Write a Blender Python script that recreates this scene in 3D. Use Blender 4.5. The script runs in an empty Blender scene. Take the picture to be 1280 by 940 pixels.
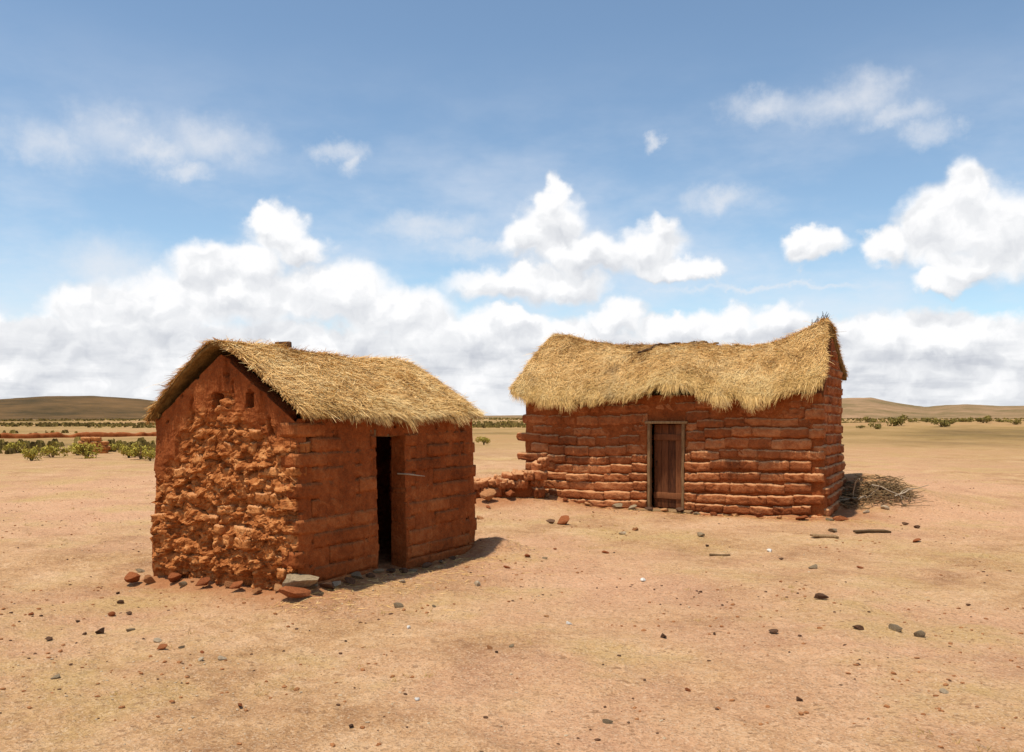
import bpy, bmesh, math
import numpy as np
from mathutils import Vector, Matrix

R = math.radians
SC = bpy.context.scene
COL = SC.collection

# ------------------------------------------------------------------ camera, sky, sun, exposure
cam_d = bpy.data.cameras.new('camera')
cam = bpy.data.objects.new('camera', cam_d); COL.objects.link(cam)
cam.location = (0, 0, 1.70)
cam.rotation_euler = (R(90), 0, 0)
cam_d.sensor_width = 36.0
cam_d.lens = 36.0 * 1100 / 1280
cam_d.shift_y = 51 / 1280
cam_d.clip_start = 0.1
cam_d.clip_end = 20000
SC.camera = cam

SC.view_settings.view_transform = 'Standard'
SC.view_settings.look = 'None'
SC.view_settings.exposure = 0.0
SC.view_settings.gamma = 1.0
SC.view_settings.use_curve_mapping = False
SC.cycles.max_bounces = 5
SC.cycles.diffuse_bounces = 2
SC.cycles.glossy_bounces = 1

# direction towards the sun: high, behind the photographer's left shoulder
SUN = Vector((-0.255, -0.200, 1.0)).normalized()
sun_d = bpy.data.lights.new('sun', 'SUN')
sun_d.energy = 4.7
sun_d.angle = R(0.53)
sun_d.color = (1.0, 0.93, 0.82)
sun = bpy.data.objects.new('sun', sun_d); COL.objects.link(sun)
sun.rotation_euler = SUN.to_track_quat('Z', 'Y').to_euler()
sun.location = (-8, -7, 20)

# cumulus clouds of the sky: azimuth, elevation, half width, half height in degrees
CRISP = [(-14.77, 11.72, 1.95, 1.51), (-13.4, 10.81, 1.87, 1.22), (-15.74, 12.29, 0.97, 0.8), (-25.3, 5.91, 2.98, 1.65), (-19.06, 9.08, 2.33, 1.67), (-16.7, 9.69, 2.39, 1.4), (-17.18, 7.72, 4.28, 1.99), (-11.81, 7.9, 4.49, 1.94), (-7.25, 6.74, 4.1, 1.96), (-21.8, 6.55, 4.49, 2.03), (-3.12, 5.24, 4.15, 1.66), (2.6, 13.92, 1.35, 1.14), (2.71, 12.44, 2.18, 1.77), (1.15, 11.36, 1.67, 1.3), (4.68, 10.57, 3.62, 1.45), (8.53, 10.84, 2.8, 1.65), (9.8, 11.69, 1.26, 1.03), (10.2, 9.4, 3.13, 0.72), (0.52, 8.73, 4.58, 1.25), (3.38, 8.57, 3.01, 1.14), (12.56, 9.32, 1.09, 0.46), (18.68, 10.3, 1.96, 0.94), (18.03, 10.82, 1.22, 0.74), (25.81, 11.07, 2.45, 2.44), (27.19, 12.58, 1.4, 2.13), (22.92, 10.11, 1.68, 1.06), (25.73, 7.97, 1.69, 0.66), (29.01, 10.41, 2.19, 2.73), (27.19, 8.78, 1.85, 0.93), (6.74, 6.39, 1.95, 1.24), (13.54, 6.2, 2.07, 1.01), (16.94, 6.3, 1.91, 0.95), (22.47, 4.95, 2.76, 1.16), (26.15, 4.53, 2.94, 1.12), (10.81, 5.41, 4.02, 0.92), (3.12, 5.5, 4.15, 1.04), (19.52, 5.43, 1.85, 0.59), (0.0, 6.28, 2.6, 0.73),
         (-60, 12, 7, 3), (-95, 9, 9, 3), (62, 13, 8, 3), (100, 10, 9, 4), (-140, 12, 8, 3), (150, 11, 9, 3)]
WISP = [(-24.44, 16.42, 2.24, 1.33), (-18.96, 16.43, 2.89, 1.18), (-20.53, 14.78, 1.55, 0.63), (-22.25, 15.79, 2.23, 0.77), (-11.06, 16.45, 1.71, 0.61), (-10.41, 15.92, 0.81, 0.61), (22.03, 19.02, 1.79, 1.16), (19.98, 18.47, 2.76, 0.88), (16.22, 18.76, 2.02, 0.8), (23.57, 17.61, 1.75, 0.67), (25.3, 16.4, 1.45, 0.66), (9.04, 17.16, 0.71, 0.41), (13.54, 13.57, 2.07, 0.71), (15.74, 7.97, 5.79, 0.2), (-2.08, 10.85, 3.12, 0.52), (-24.44, 8.98, 3.02, 1.42), (-27.8, 15.33, 2.04, 1.11), (-5.19, 12.06, 3.1, 0.73)]


class NT:
    """small helper for writing node trees"""
    def __init__(self, tree):
        self.t = tree; self.n = tree.nodes; self.l = tree.links

    def put(self, sock, v):
        if v is None: return
        if isinstance(v, bpy.types.NodeSocket): self.l.new(v, sock)
        else: sock.default_value = v

    def node(self, typ, **kw):
        nd = self.n.new(typ)
        for k, v in kw.items(): setattr(nd, k, v)
        return nd

    def m(self, op, a, b=None, c=None, clamp=False):
        nd = self.node('ShaderNodeMath', operation=op, use_clamp=clamp)
        for s, v in zip(nd.inputs, (a, b, c)): self.put(s, v)
        return nd.outputs[0]

    def v(self, op, a, b=None, out=0):
        nd = self.node('ShaderNodeVectorMath', operation=op)
        self.put(nd.inputs[0], a)
        if b is not None:
            if op == 'SCALE': self.put(nd.inputs[3], b)
            else: self.put(nd.inputs[1], b)
        return nd.outputs[out]

    def noise(self, vec, scale, detail=4, rough=0.55, color=False, dist=0.0):
        nd = self.node('ShaderNodeTexNoise')
        self.put(nd.inputs['Vector'], vec); self.put(nd.inputs['Scale'], scale)
        self.put(nd.inputs['Detail'], detail); self.put(nd.inputs['Roughness'], rough)
        self.put(nd.inputs['Distortion'], dist)
        return nd.outputs['Color' if color else 'Fac']

    def voro(self, vec, scale, feature='F1', out='Distance'):
        nd = self.node('ShaderNodeTexVoronoi', feature=feature)
        self.put(nd.inputs['Vector'], vec); self.put(nd.inputs['Scale'], scale)
        return nd.outputs[out]

    def ramp(self, fac, stops, interp='LINEAR'):
        nd = self.node('ShaderNodeValToRGB'); cr = nd.color_ramp; cr.interpolation = interp
        while len(cr.elements) > 1: cr.elements.remove(cr.elements[-1])
        for i, (p, c) in enumerate(stops):
            e = cr.elements[0] if i == 0 else cr.elements.new(p)
            e.position = p; e.color = (*c, 1) if len(c) == 3 else c
        self.put(nd.inputs[0], fac)
        return nd.outputs[0]

    def mix(self, fac, a, b, blend='MIX'):
        nd = self.node('ShaderNodeMix', data_type='RGBA', blend_type=blend)
        self.put(nd.inputs[0], fac)
        for s, v in ((nd.inputs[6], a), (nd.inputs[7], b)):
            if not isinstance(v, bpy.types.NodeSocket) and len(v) == 3: v = (*v, 1)
            self.put(s, v)
        return nd.outputs[2]

    def smooth(self, v, lo, hi):
        nd = self.node('ShaderNodeMapRange', interpolation_type='SMOOTHSTEP')
        self.put(nd.inputs[0], v); nd.inputs[1].default_value = lo; nd.inputs[2].default_value = hi
        return nd.outputs[0]

    def bump(self, height, strength, dist, normal=None):
        nd = self.node('ShaderNodeBump')
        self.put(nd.inputs['Strength'], strength); self.put(nd.inputs['Distance'], dist)
        self.put(nd.inputs['Height'], height)
        if normal is not None: self.put(nd.inputs['Normal'], normal)
        return nd.outputs[0]


world = bpy.data.worlds.new('World'); SC.world = world; world.use_nodes = True
world.cycles.sampling_method = 'MANUAL'; world.cycles.sample_map_resolution = 512
T = NT(world.node_tree); T.n.clear()
sky = T.node('ShaderNodeTexSky', sky_type='NISHITA', sun_disc=False)
sky.sun_elevation = math.asin(SUN.z)
sky.sun_rotation = math.atan2(SUN.x, SUN.y)
sky.altitude = 1500; sky.air_density = 1.0; sky.dust_density = 1.6; sky.ozone_density = 1.6
tc = T.node('ShaderNodeTexCoord')
sx = T.node('ShaderNodeSeparateXYZ'); T.l.new(tc.outputs['Generated'], sx.inputs[0])
az = T.m('MULTIPLY', T.m('ARCTAN2', sx.outputs[0], sx.outputs[1]), 57.29578)
el = T.m('MULTIPLY', T.m('ARCSINE', sx.outputs[2]), 57.29578)
cb = T.node('ShaderNodeCombineXYZ'); T.put(cb.inputs[0], az); T.put(cb.inputs[1], el)
P = cb.outputs[0]
w1 = T.v('SCALE', T.v('SUBTRACT', T.noise(P, 0.33, 2, 0.5, color=True), (0.5, 0.5, 0.5)), 2.6)
w2 = T.v('SCALE', T.v('SUBTRACT', T.noise(P, 0.95, 5, 0.56, color=True), (0.5, 0.5, 0.5)), 1.35)
PW = T.v('MULTIPLY', T.v('ADD', P, T.v('ADD', w1, w2)), (1, 1, 0))


def blobs(vec, table):
    cur = None
    for a, e, ra, re in table:
        d = T.v('LENGTH', T.v('MULTIPLY', T.v('SUBTRACT', vec, (a, e, 0)), (1 / ra, 1 / re, 0)), out=1)
        cur = d if cur is None else T.m('SMOOTH_MIN', cur, d, 0.25)
    return cur


fA = T.m('SUBTRACT', 1.12, blobs(PW, CRISP))
band = T.m('MULTIPLY', T.m('SUBTRACT', 8.0, T.m('ADD', el, T.m('MULTIPLY', T.noise(P, 0.28, 6, 0.62), 3.6))), 0.6)
f = T.m('SMOOTH_MAX', fA, band, 0.3)
dens = T.smooth(f, -0.12, 0.42)
# relief of the cloud billows: the same noise read again a little way towards the sun
nA = T.noise(PW, 0.42, 5, 0.5)
nB = T.noise(T.v('ADD', PW, (-0.30, 0.80, 0)), 0.42, 5, 0.5)
fU = T.m('SUBTRACT', 1.12, blobs(T.v('ADD', PW, (-0.25, 0.75, 0)), CRISP))
tops = T.m('MULTIPLY', T.m('SUBTRACT', T.m('MAXIMUM', fA, 0.0), T.m('MAXIMUM', fU, 0.0)), 0.55)     # sunlit tops, greyer flat bases
relief = T.m('ADD', tops, T.m('MULTIPLY', T.m('SUBTRACT', nA, nB), 1.35))
core = T.smooth(f, 0.25, 1.0)
streak = T.noise(T.v('MULTIPLY', P, (0.16, 0.9, 1)), 1.0, 5, 0.55)
lowgrey = T.m('MULTIPLY', T.smooth(el, 6.0, 2.5), T.smooth(streak, 0.44, 0.62))
lit = T.m('ADD', T.m('SUBTRACT', T.m('SUBTRACT', 0.90, T.m('MULTIPLY', core, 0.10)), T.m('MULTIPLY', lowgrey, 0.30)), relief, clamp=True)
ccol = T.ramp(lit, [(0.0, (4.9, 5.2, 5.9)), (0.5, (7.3, 7.5, 7.9)), (0.85, (9.0, 9.1, 9.3)), (1.0, (10.0, 10.0, 10.1))])
# thin fair-weather scraps higher up
PV = T.v('ADD', P, T.v('MULTIPLY', T.v('SUBTRACT', T.noise(P, 0.5, 7, 0.66, color=True), (0.5, 0.5, 0.5)), (4.5, 2.6, 0)))
fW = T.m('SUBTRACT', 1.2, blobs(T.v('MULTIPLY', PV, (1, 1, 0)), WISP))
wis = T.m('MULTIPLY', T.smooth(fW, -0.5, 1.3), T.m('ADD', 0.15, T.m('MULTIPLY', nA, 0.85)))
veil = T.m('MULTIPLY', T.smooth(T.noise(T.v('MULTIPLY', P, (0.05, 0.12, 1)), 1.0, 6, 0.6), 0.36, 0.72), T.m('MULTIPLY', T.smooth(el, 24, 9), 0.75))
skyc = T.mix(1.0, sky.outputs[0], (1.72, 1.76, 1.62), 'MULTIPLY')
c1 = T.mix(veil, skyc, (8.2, 8.5, 9.2))
c2 = T.mix(wis, c1, (8.6, 8.7, 9.0))
c3 = T.mix(dens, c2, ccol)
bg = T.node('ShaderNodeBackground'); T.put(bg.inputs[0], c3); bg.inputs[1].default_value = 0.10
bg2 = T.node('ShaderNodeBackground'); T.put(bg2.inputs[0], skyc); bg2.inputs[1].default_value = 0.10
ms = T.node('ShaderNodeMixShader'); T.put(ms.inputs[0], T.m('GREATER_THAN', el, 24.5))     # no cloud stands higher than that
T.l.new(bg.outputs[0], ms.inputs[1]); T.l.new(bg2.outputs[0], ms.inputs[2])
wo = T.node('ShaderNodeOutputWorld'); T.l.new(ms.outputs[0], wo.inputs[0])

# ------------------------------------------------------------------ numeric noise
def _hash(ix, iy, iz, seed):
    h = (ix.astype(np.int64) * 374761393 + iy.astype(np.int64) * 668265263 + iz.astype(np.int64) * 2147483647 + seed * 1274126177) & 0xFFFFFFFF
    h = ((h ^ (h >> 13)) * 1274126177) & 0xFFFFFFFF
    h = ((h ^ (h >> 16)) * 2246822519) & 0xFFFFFFFF
    return ((h ^ (h >> 15)) & 0xFFFFFF) / float(0xFFFFFF)


def vnoise(x, y, z=0.0, seed=0):
    x, y, z = np.broadcast_arrays(np.asarray(x, float), np.asarray(y, float), np.asarray(z, float))
    ix, iy, iz = np.floor(x), np.floor(y), np.floor(z)
    fx, fy, fz = x - ix, y - iy, z - iz
    ux, uy, uz = (t * t * t * (t * (t * 6 - 15) + 10) for t in (fx, fy, fz))
    def hh(a, b, c): return _hash(ix + a, iy + b, iz + c, seed)
    def lp(a, b, t): return a + (b - a) * t
    r = lp(lp(lp(hh(0, 0, 0), hh(1, 0, 0), ux), lp(hh(0, 1, 0), hh(1, 1, 0), ux), uy),
           lp(lp(hh(0, 0, 1), hh(1, 0, 1), ux), lp(hh(0, 1, 1), hh(1, 1, 1), ux), uy), uz)
    return r * 2 - 1


def fbm(x, y, z=0.0, octv=4, seed=0, gain=0.5):
    s, a, n = 0.0, 1.0, 0.0
    for o in range(octv):
        k = 2.03 ** o
        s = s + a * vnoise(np.asarray(x) * k + 17.3 * o, np.asarray(y) * k - 9.1 * o, np.asarray(z) * k, seed + o)
        n += a; a *= gain
    return s / n


def worley(x, y, seed=0):
    """F1, F2 and a random value of the nearest cell"""
    ix, iy = np.floor(x), np.floor(y)
    f1 = np.full(x.shape, 9.0); f2 = np.full(x.shape, 9.0); cid = np.zeros(x.shape)
    z = np.zeros_like(ix)
    for dx in (-1, 0, 1):
        for dy in (-1, 0, 1):
            cx, cy = ix + dx, iy + dy
            px = cx + _hash(cx, cy, z, seed); py = cy + _hash(cx, cy, z, seed + 7)
            d = np.hypot(px - x, py - y); c = _hash(cx, cy, z, seed + 19)
            near = d < f1
            f2 = np.where(near, f1, np.minimum(f2, d)); cid = np.where(near, c, cid); f1 = np.where(near, d, f1)
    return f1, f2, cid


def facets(x, y, seed):
    """broken-earth relief: every cell a flat facet with its own height and tilt"""
    ix, iy = np.floor(x), np.floor(y); z = np.zeros_like(ix)
    best = np.full(x.shape, 9.0); hgt = np.zeros(x.shape); sec = np.full(x.shape, 9.0)
    for dx in (-1, 0, 1):
        for dy in (-1, 0, 1):
            cx, cy = ix + dx, iy + dy
            vx = cx + _hash(cx, cy, z, seed) - x; vy = cy + _hash(cx, cy, z, seed + 7) - y
            d = np.abs(vx) ** 1.4 + np.abs(vy) ** 1.4
            h = (_hash(cx, cy, z, seed + 19) - 0.5) + vx * (_hash(cx, cy, z, seed + 23) - 0.5) * 1.3 + vy * (_hash(cx, cy, z, seed + 29) - 0.3) * 1.3
            near = d < best
            sec = np.where(near, best, np.minimum(sec, d)); hgt = np.where(near, h, hgt); best = np.where(near, d, best)
    return hgt, sec - best


def sstep(a, b, x):
    t = np.clip((x - a) / (b - a), 0, 1)
    return t * t * (3 - 2 * t)


RNG = np.random.default_rng(7)

# ------------------------------------------------------------------ object helpers
def tag(o, label=None, cat=None, group=None, kind=None):
    if label: o['label'] = label
    if cat: o['category'] = cat
    if group: o['group'] = group
    if kind: o['kind'] = kind
    return o


def link(name, me, parent=None, mat=None):
    o = bpy.data.objects.new(name, me); COL.objects.link(o)
    if parent is not None: o.parent = parent
    if mat is not None and me is not None and not me.materials: me.materials.append(mat)
    return o


def empty(name, loc=(0, 0, 0), rz=0.0):
    o = bpy.data.objects.new(name, None); COL.objects.link(o)
    o.location = loc; o.rotation_euler = (0, 0, rz); o.empty_display_size = 0.2
    return o


def mesh_np(name, verts, faces, smooth=True):
    """verts (n,3); faces: list of integer arrays, each (m,3) or (m,4)"""
    me = bpy.data.meshes.new(name)
    faces = [np.asarray(q, np.int32) for q in faces if len(q)]
    nl = sum(q.size for q in faces); nf = sum(len(q) for q in faces)
    me.vertices.add(len(verts)); me.vertices.foreach_set('co', np.asarray(verts, np.float32).ravel())
    me.loops.add(nl); me.loops.foreach_set('vertex_index', np.concatenate([q.ravel() for q in faces]))
    sizes = np.concatenate([np.full(len(q), q.shape[1], np.int32) for q in faces])
    me.polygons.add(nf)
    me.polygons.foreach_set('loop_start', np.concatenate(([0], np.cumsum(sizes)[:-1])).astype(np.int32))
    me.polygons.foreach_set('use_smooth', np.full(nf, smooth, bool))
    me.update(calc_edges=True); me.validate()
    return me


def grid_faces(nr, nc, wrap=False):
    r, c = np.meshgrid(np.arange(nr - 1), np.arange(nc if wrap else nc - 1), indexing='ij')
    c2 = (c + 1) % nc
    return np.stack([r * nc + c, r * nc + c2, (r + 1) * nc + c2, (r + 1) * nc + c], -1).reshape(-1, 4)


def box_mesh(name, sx, sy, sz, bevel=0.004, cuts=0, jit=0.0, seed=0):
    """a worn rectangular piece with softened edges, centred"""
    bm = bmesh.new(); bmesh.ops.create_cube(bm, size=1.0)
    for v in bm.verts: v.co = Vector((v.co.x * sx, v.co.y * sy, v.co.z * sz))
    if cuts:
        long = max(sx, sy, sz)
        ed = [e for e in bm.edges if e.calc_length() > long * 0.9]
        bmesh.ops.subdivide_edges(bm, edges=ed, cuts=cuts, use_grid_fill=True)
    if bevel: bmesh.ops.bevel(bm, geom=[e for e in bm.edges if e.calc_face_angle(0) > 0.5], offset=bevel, segments=2, affect='EDGES', profile=0.6)
    if jit:
        co = np.array([v.co for v in bm.verts])
        for k in range(3):
            d = jit * vnoise(co[:, 0] * 6 + k * 9, co[:, 1] * 6, co[:, 2] * 6, seed + k)
            for v, q in zip(bm.verts, d): v.co[k] += q
    me = bpy.data.meshes.new(name); bm.to_mesh(me); bm.free()
    for p in me.polygons: p.use_smooth = True
    return me


def tubes(name, paths, radii, sides=5):
    """several bent rods in one mesh; paths: list of (k,3), radii: list of (k,)"""
    V, F, off = [], [], 0
    for p, r in zip(paths, radii):
        p = np.asarray(p, float); k = len(p)
        tg = np.gradient(p, axis=0); tg /= np.linalg.norm(tg, axis=1)[:, None] + 1e-9
        ref = np.where(np.abs(tg[:, 2:3]) > 0.9, [[1.0, 0, 0]], [[0, 0, 1.0]])
        a = np.cross(tg, ref); a /= np.linalg.norm(a, axis=1)[:, None]; b = np.cross(tg, a)
        th = np.arange(sides) / sides * 2 * np.pi
        ring = p[:, None] + (a[:, None] * np.cos(th)[None, :, None] + b[:, None] * np.sin(th)[None, :, None]) * np.asarray(r)[:, None, None]
        V.append(ring.reshape(-1, 3)); F.append(grid_faces(k, sides, True) + off)
        # close both ends
        F.append(np.array([[off, off + 1, off + 2], [off, off + 2, off + 3]]) if sides >= 4 else np.array([[off, off + 1, off + 2]]))
        e = off + (k - 1) * sides
        F.append(np.array([[e, e + 2, e + 1], [e, e + 3, e + 2]]) if sides >= 4 else np.array([[e, e + 2, e + 1]]))
        off += k * sides
    return mesh_np(name, np.concatenate(V), F)


# ------------------------------------------------------------------ materials
def new_mat(name, rough=0.95, spec=0.15):
    m = bpy.data.materials.new(name); m.use_nodes = True
    t = NT(m.node_tree); b = t.n['Principled BSDF']
    b.inputs['Roughness'].default_value = rough
    b.inputs['Specular IOR Level'].default_value = spec
    return m, t, b


def mat_adobe(name, lo, mid, hi, per_object=0.5, scale=1.0, bumpd=0.02, dust_light=0.5):
    m, t, b = new_mat(name, 0.97, 0.08)
    tcn = t.node('ShaderNodeTexCoord'); geo = t.node('ShaderNodeNewGeometry')
    pos = geo.outputs['Position']
    n1 = t.noise(pos, 2.2 * scale, 6, 0.6); n2 = t.noise(pos, 14 * scale, 6, 0.65); n3 = t.noise(pos, 70 * scale, 3, 0.6)
    oi = t.node('ShaderNodeObjectInfo')
    k = t.m('ADD', t.m('MULTIPLY', n1, 0.45), t.m('ADD', t.m('MULTIPLY', n2, 0.40), t.m('MULTIPLY', n3, 0.25)))
    k = t.m('ADD', k, t.m('MULTIPLY', t.m('SUBTRACT', oi.outputs['Random'], 0.5), per_object))
    c = t.ramp(k, [(0.30, lo), (0.55, mid), (0.80, hi)])
    # chopped straw and grit in the mud
    fl = t.smooth(t.noise(t.v('MULTIPLY', pos, (1, 1, 2.6)), 95, 2, 0.5), 0.66, 0.74)
    c = t.mix(t.m('MULTIPLY', fl, 0.45), c, (0.52, 0.33, 0.15))
    dk = t.smooth(t.voro(pos, 38, 'F1'), 0.14, 0.05)
    c = t.mix(t.m('MULTIPLY', dk, 0.5), c, (0.10, 0.035, 0.014))
    wa = t.node('ShaderNodeAttribute', attribute_name='worn')           # where the mud skin has gone the paler brick earth shows
    wk = t.ramp(t.m('ADD', t.m('MULTIPLY', n2, 0.6), t.m('MULTIPLY', t.noise(pos, 9, 3, 0.5), 0.4)), [(0.34, (0.15, 0.038, 0.009)), (0.5, (0.40, 0.135, 0.035)), (0.68, (0.66, 0.32, 0.115))])
    c = t.mix(t.m('MULTIPLY', wa.outputs['Fac'], 0.9), c, wk)
    # pale dusting on up-facing ledges, also painting their tops brighter as if sunlit
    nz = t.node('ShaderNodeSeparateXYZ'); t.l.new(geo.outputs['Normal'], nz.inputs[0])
    c = t.mix(t.m('MULTIPLY', t.smooth(nz.outputs[2], 0.25, 0.8), dust_light), c, (0.62, 0.33, 0.155))
    t.put(b.inputs['Base Color'], c)
    h = t.m('ADD', t.m('MULTIPLY', n2, 1.0), t.m('ADD', t.m('MULTIPLY', n3, 0.35), t.m('MULTIPLY', t.voro(pos, 26 * scale), 0.4)))
    t.put(b.inputs['Normal'], t.bump(h, 0.9, bumpd))
    return m


M_BRICK = mat_adobe('adobe_brick', (0.11, 0.029, 0.010), (0.33, 0.098, 0.031), (0.58, 0.25, 0.10), 0.20, dust_light=0.70)
M_WBRICK = mat_adobe('wall_brick', (0.085, 0.020, 0.006), (0.28, 0.074, 0.019), (0.50, 0.185, 0.060), 0.11, dust_light=0.08)
M_CORE = mat_adobe('mud_plaster', (0.085, 0.020, 0.006), (0.27, 0.070, 0.018), (0.47, 0.165, 0.050), 0.06, dust_light=0.06)
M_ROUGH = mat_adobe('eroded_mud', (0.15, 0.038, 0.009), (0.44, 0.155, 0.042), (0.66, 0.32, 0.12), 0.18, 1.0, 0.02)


def mat_ground():
    m, t, b = new_mat('bare_earth', 0.98, 0.05)
    pos = t.node('ShaderNodeNewGeometry').outputs['Position']
    sp = t.node('ShaderNodeSeparateXYZ'); t.l.new(pos, sp.inputs[0])
    n0 = t.noise(pos, 0.16, 5, 0.6); n1 = t.noise(pos, 0.9, 7, 0.62, dist=0.4); n2 = t.noise(pos, 7, 6, 0.68); n3 = t.noise(pos, 55, 4, 0.65)
    c = t.ramp(t.m('ADD', t.m('MULTIPLY', n1, 0.6), t.m('MULTIPLY', n2, 0.4)),
               [(0.34, (0.28, 0.135, 0.056)), (0.49, (0.55, 0.315, 0.145)), (0.62, (0.73, 0.47, 0.255))])
    # pinkish and dry-yellow drifts of soil
    c = t.mix(t.m('MULTIPLY', t.smooth(n0, 0.38, 0.62), 0.65), c, (0.70, 0.380, 0.225))
    c = t.mix(t.m('MULTIPLY', t.smooth(t.noise(pos, 0.45, 6, 0.65), 0.48, 0.66), 0.62), c, (0.52, 0.345, 0.125))
    # grit
    g = t.smooth(t.noise(pos, 26, 3, 0.7), 0.60, 0.72)
    c = t.mix(t.m('MULTIPLY', g, 0.45), c, (0.24, 0.115, 0.048))
    g2 = t.smooth(t.voro(pos, 17), 0.13, 0.06)
    c = t.mix(t.m('MULTIPLY', g2, 0.35), c, (0.70, 0.52, 0.36))
    sp_ = t.voro(pos, 85, 'F1', 'Color'); ss = t.node('ShaderNodeSeparateColor'); t.l.new(sp_, ss.inputs[0])
    c = t.mix(t.m('MULTIPLY', t.smooth(ss.outputs[0], 0.60, 0.97), 0.45), c, (0.24, 0.115, 0.050))
    c = t.mix(t.m('MULTIPLY', t.smooth(ss.outputs[1], 0.70, 0.98), 0.45), c, (0.74, 0.53, 0.34))
    sp2 = t.voro(pos, 32, 'F1', 'Color'); s2 = t.node('ShaderNodeSeparateColor'); t.l.new(sp2, s2.inputs[0])
    c = t.mix(t.m('MULTIPLY', t.m('MULTIPLY', t.smooth(s2.outputs[0], 0.80, 0.97), t.smooth(n2, 0.42, 0.6)), 0.6), c, (0.24, 0.12, 0.055))
    # crumbled adobe washed down round the walls
    da = t.node('ShaderNodeAttribute', attribute_name='debris')
    c = t.mix(t.smooth(t.m('ADD', da.outputs['Fac'], t.m('MULTIPLY', t.m('SUBTRACT', n2, 0.5), 1.2)), 0.08, 1.0), c, (0.43, 0.185, 0.078))
    # the open plain: dry grass and scrub turning the earth yellow-brown
    dist = t.v('LENGTH', pos, out=1)
    far = t.smooth(t.m('ADD', dist, t.m('MULTIPLY', n0, 30)), 34, 80)
    pl = t.ramp(t.noise(t.v('MULTIPLY', pos, (0.035, 0.028, 0.05)), 1.0, 8, 0.70),
                [(0.34, (0.11, 0.075, 0.024)), (0.44, (0.25, 0.160, 0.052)), (0.52, (0.37, 0.230, 0.088)), (0.60, (0.40, 0.215, 0.095)), (0.70, (0.17, 0.105, 0.036))])
    c = t.mix(t.m('MULTIPLY', far, 0.85), c, pl)
    t.put(b.inputs['Base Color'], c)
    h = t.m('ADD', t.m('MULTIPLY', n2, 1.0), t.m('ADD', t.m('MULTIPLY', n3, 0.45), t.m('MULTIPLY', t.voro(pos, 12), 0.35)))
    t.put(b.inputs['Normal'], t.bump(h, 1.0, 0.055))
    return m


def mat_simple(name, stops, scale=8, per_object=0.3, rough=0.9, spec=0.2, bump=0.01, stretch=(1, 1, 1), gen='Object'):
    m, t, b = new_mat(name, rough, spec)
    tcn = t.node('ShaderNodeTexCoord'); v = t.v('MULTIPLY', tcn.outputs[gen], stretch)
    oi = t.node('ShaderNodeObjectInfo')
    n = t.noise(v, scale, 6, 0.62); n2 = t.noise(v, scale * 6, 4, 0.6)
    k = t.m('ADD', t.m('ADD', t.m('MULTIPLY', n, 0.7), t.m('MULTIPLY', n2, 0.3)), t.m('MULTIPLY', t.m('SUBTRACT', oi.outputs['Random'], 0.5), per_object))
    t.put(b.inputs['Base Color'], t.ramp(k, stops))
    t.put(b.inputs['Normal'], t.bump(t.m('ADD', n, t.m('MULTIPLY', n2, 0.5)), 0.8, bump))
    return m


def mat_straw(name):
    m, t, b = new_mat(name, 0.75, 0.25)
    a = t.node('ShaderNodeAttribute', attribute_name='tint')
    sc = t.node('ShaderNodeSeparateColor'); t.l.new(a.outputs['Color'], sc.inputs[0])
    c = t.ramp(sc.outputs[0], [(0.0, (0.26, 0.115, 0.032)), (0.25, (0.58, 0.320, 0.095)), (0.6, (0.82, 0.500, 0.185)), (1.0, (0.92, 0.66, 0.31))])
    c = t.mix(sc.outputs[1], c, (0.36, 0.275, 0.070))
    pos = t.node('ShaderNodeNewGeometry').outputs['Position']
    c = t.mix(t.m('MULTIPLY', t.smooth(t.noise(pos, 1.9, 5, 0.65), 0.54, 0.72), 0.35), c, (0.34, 0.25, 0.14))      # grey, rotted patches
    t.put(b.inputs['Base Color'], c)
    t.put(b.inputs['Subsurface Weight'], 0.0)
    return m


M_GROUND = mat_ground()
M_STRAW = mat_straw('dry_straw')
M_THATCH = mat_simple('matted_thatch', [(0.25, (0.06, 0.030, 0.010)), (0.5, (0.20, 0.115, 0.038)), (0.75, (0.36, 0.22, 0.08))], 9, 0, 0.95, 0.1, 0.03)
M_WOOD = mat_simple('weathered_door_wood', [(0.25, (0.055, 0.018, 0.007)), (0.5, (0.17, 0.056, 0.019)), (0.8, (0.30, 0.115, 0.042))], 7, 0.35, 0.85, 0.2, 0.006, (9, 9, 0.8))
M_PALEWOOD = mat_simple('bleached_frame_wood', [(0.25, (0.09, 0.048, 0.020)), (0.5, (0.22, 0.125, 0.055)), (0.8, (0.40, 0.26, 0.125))], 7, 0.25, 0.9, 0.15, 0.006, (6, 6, 1))
M_TWIG = mat_simple('dead_twigs', [(0.2, (0.050, 0.028, 0.012)), (0.5, (0.13, 0.075, 0.032)), (0.8, (0.28, 0.18, 0.085))], 5, 0.5, 0.9, 0.15, 0.004)
M_PALETWIG = mat_simple('bleached_branch', [(0.2, (0.26, 0.19, 0.12)), (0.8, (0.55, 0.44, 0.31))], 5, 0.4, 0.9, 0.15, 0.004)
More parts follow.
